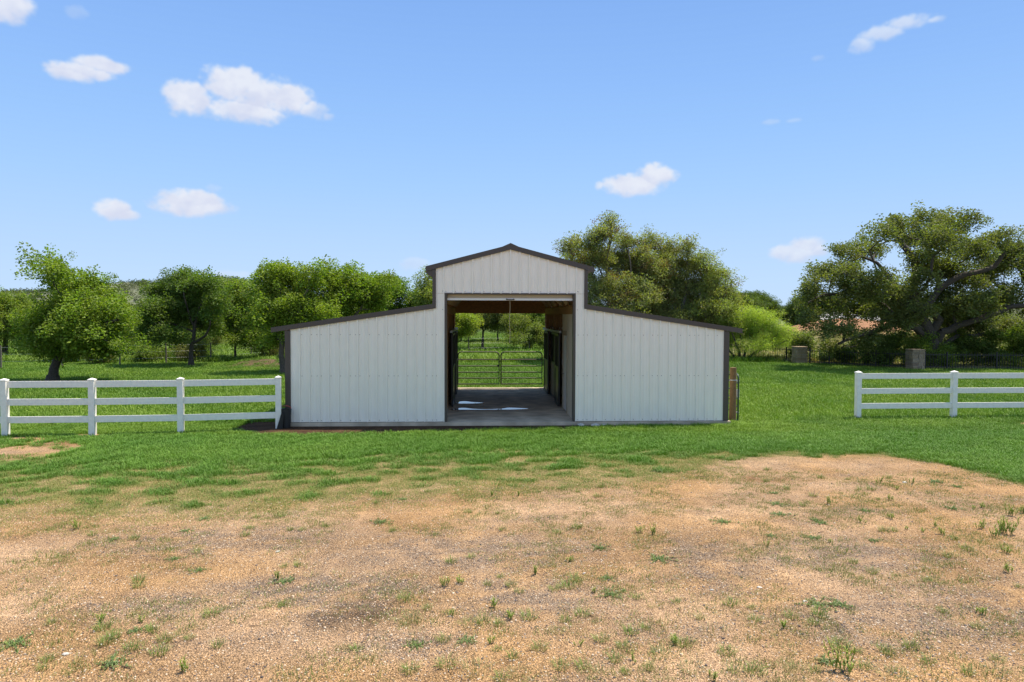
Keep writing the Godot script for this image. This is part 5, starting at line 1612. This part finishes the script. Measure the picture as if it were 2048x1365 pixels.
	shrub("green shrub at the photo's right edge behind the iron fence", Vector2(28.6, -20.3), 2.2, 3.0, br * 0.8, 96)
	shrub("low scrub along the iron fence right of the left pillar", Vector2(19.7, -22.4), 0.9, 2.0, dk, 97)
	shrub("small sapling behind the left stone pillar", Vector2(18.4, -23.9), 1.9, 1.1, Color(0.194, 0.254, 0.081), 98, "sapling", "small")
	shrub("tuft of brush at the great oak's foot", Vector2(24.8, -20.6), 1.5, 1.8, Color(0.155, 0.236, 0.057), 99)
	var k := 0
	var scrub := [[-13.4, -26.5, 1.1, 1.4], [-12.6, -29.0, 1.4, 1.8], [-17.2, -24.6, 1.2, 1.6], [-19.5, -24.5, 0.9, 1.8], [-21.5, -22.5, 1.2, 1.5], [-15.0, -31.0, 1.6, 2.0], [-24.0, -24.0, 1.3, 1.7], [-26.5, -27.0, 1.6, 2.4], [-18.3, -27.5, 1.8, 2.4], [-22.5, -28.0, 2.0, 2.6]]
	scrub.sort_custom(func(a: Array, b: Array) -> bool: return seen_x(a[0], a[1]) < seen_x(b[0], b[1]))
	for e in scrub:
		shrub("scrubby bush along the left wire fence, " + ordinal(k), Vector2(e[0], e[1]), e[2], e[3], [dk, Color(0.194, 0.271, 0.057), Color(0.253, 0.254, 0.098)][k % 3], 120 + k, "scrub_bush", "small", "scrub along the left wire fence")
		k += 1

func make_hills() -> void:
	# wooded ridge on the left, low blue line on the right
	for e in [["hill", "low wooded ridge beyond the trees on the left", [Vector2(-330, 7), Vector2(-210, 10.5), Vector2(-172, 10.8), Vector2(-150, 11.5), Vector2(-137, 13.6), Vector2(-116, 15.2), Vector2(-95, 16.4), Vector2(-80, 14.5), Vector2(-60, 9.0), Vector2(-30, 5.5), Vector2(20, 3.5)], -250.0], ["hill", "low distant hill line on the right horizon", [Vector2(40, 3.0), Vector2(110, 6.0), Vector2(155, 7.6), Vector2(210, 8.0), Vector2(300, 7.0), Vector2(420, 5.0)], -310.0]]:
		var prof: Array = e[2]
		var s := Shape.new()
		var nx := 70
		var nz := 12
		var x0: float = prof[0].x
		var x1: float = prof[-1].x
		var p := func(i: int, j: int) -> Vector3:
			var x: float = lerpf(x0, x1, float(i) / nx)
			var t := float(j) / nz
			return Vector3(x, along(prof, x) * sin(t * PI) * (1.0 + n_hill.get_noise_2d(x, t * 60.0) * 0.2) - 0.5, e[3] + 60.0 - t * 120.0)
		for i in nx:
			for j in nz:
				s.quad(p.call(i, j), p.call(i + 1, j), p.call(i + 1, j + 1), p.call(i, j + 1))
		var hm := mat(lin(0.12, 0.13, 0.075), 0.95)
		kind(obj(e[0], s, hm), "structure", e[1])
		# its woods
		var at := []
		var col := PackedColorArray()
		var r := RandomNumberGenerator.new()
		r.seed = int(x1)
		for k in 4200:
			var x := r.randf_range(x0, x1)
			var t := pow(r.randf(), 0.8) * 0.62
			var y := along(prof, x) * sin(t * PI) - 0.4
			var sc := r.randf_range(3.0, 6.0)
			at.append(Transform3D(Basis(Vector3.UP, r.randf() * TAU).scaled(Vector3(sc, sc * r.randf_range(0.65, 1.0), sc)), Vector3(x, y + 0.3, e[3] + 60.0 - t * 120.0)))
			col.append(Color(0.085, 0.115, 0.060).lerp(Color(0.135, 0.155, 0.09), r.randf()) * r.randf_range(0.8, 1.15))
		scatter("hill_woods", "far woods covering the low ridge" if x0 < 0 else "far woods on the distant right hill", leaf_clump("shrub"), M.leaf, at, col)

func make_far_house() -> void:
	var h := thing("farm_building", "long grey metal-roofed building glimpsed under the great oak", "building", Vector3(39.5, 0.2, -60))
	var s := Shape.new()
	s.box(Vector3(-3, -0.5, -2.5), Vector3(3, 2.2, 2.5))
	obj("wall", s, M.cream_wall, h)
	s = Shape.new()
	for e in [[1, 0], [-1, 1]]:
		var z: float = 2.9 * e[0]
		var q := [Vector3(-3.4, 2.1, z), Vector3(3.4, 2.1, z), Vector3(3.4, 3.4, 0), Vector3(-3.4, 3.4, 0)]
		if e[1]:
			q.reverse()
		s.quad(q[0], q[1], q[2], q[3])
		var low := q.map(func(v: Vector3) -> Vector3: return v - Vector3(0, 0.1, 0))
		low.reverse()
		s.quad(low[0], low[1], low[2], low[3])
	obj("roof", s, M.far_roof, h)
	s = Shape.new()
	s.box(Vector3(-1.8, 0.9, 2.5), Vector3(-0.9, 1.7, 2.53))
	obj("window", s, M.rubber, h)

func _ready() -> void:
	rng.seed = 7
	n_wide.seed = 11
	n_wide.frequency = 0.06
	n_mid.seed = 12
	n_mid.frequency = 0.35
	n_fine.seed = 13
	n_fine.frequency = 1.4
	n_hill.seed = 15
	n_hill.frequency = 0.05
	camera_and_light()
	materials()
	make_ground()
	make_hills()
	make_barn()
	make_roll_door()
	make_gates()
	make_water()
	make_fences()
	make_trees()
	make_far_house()
	make_bag()
	make_lawn()
	make_gravel()
	make_weeds()
	make_litter()
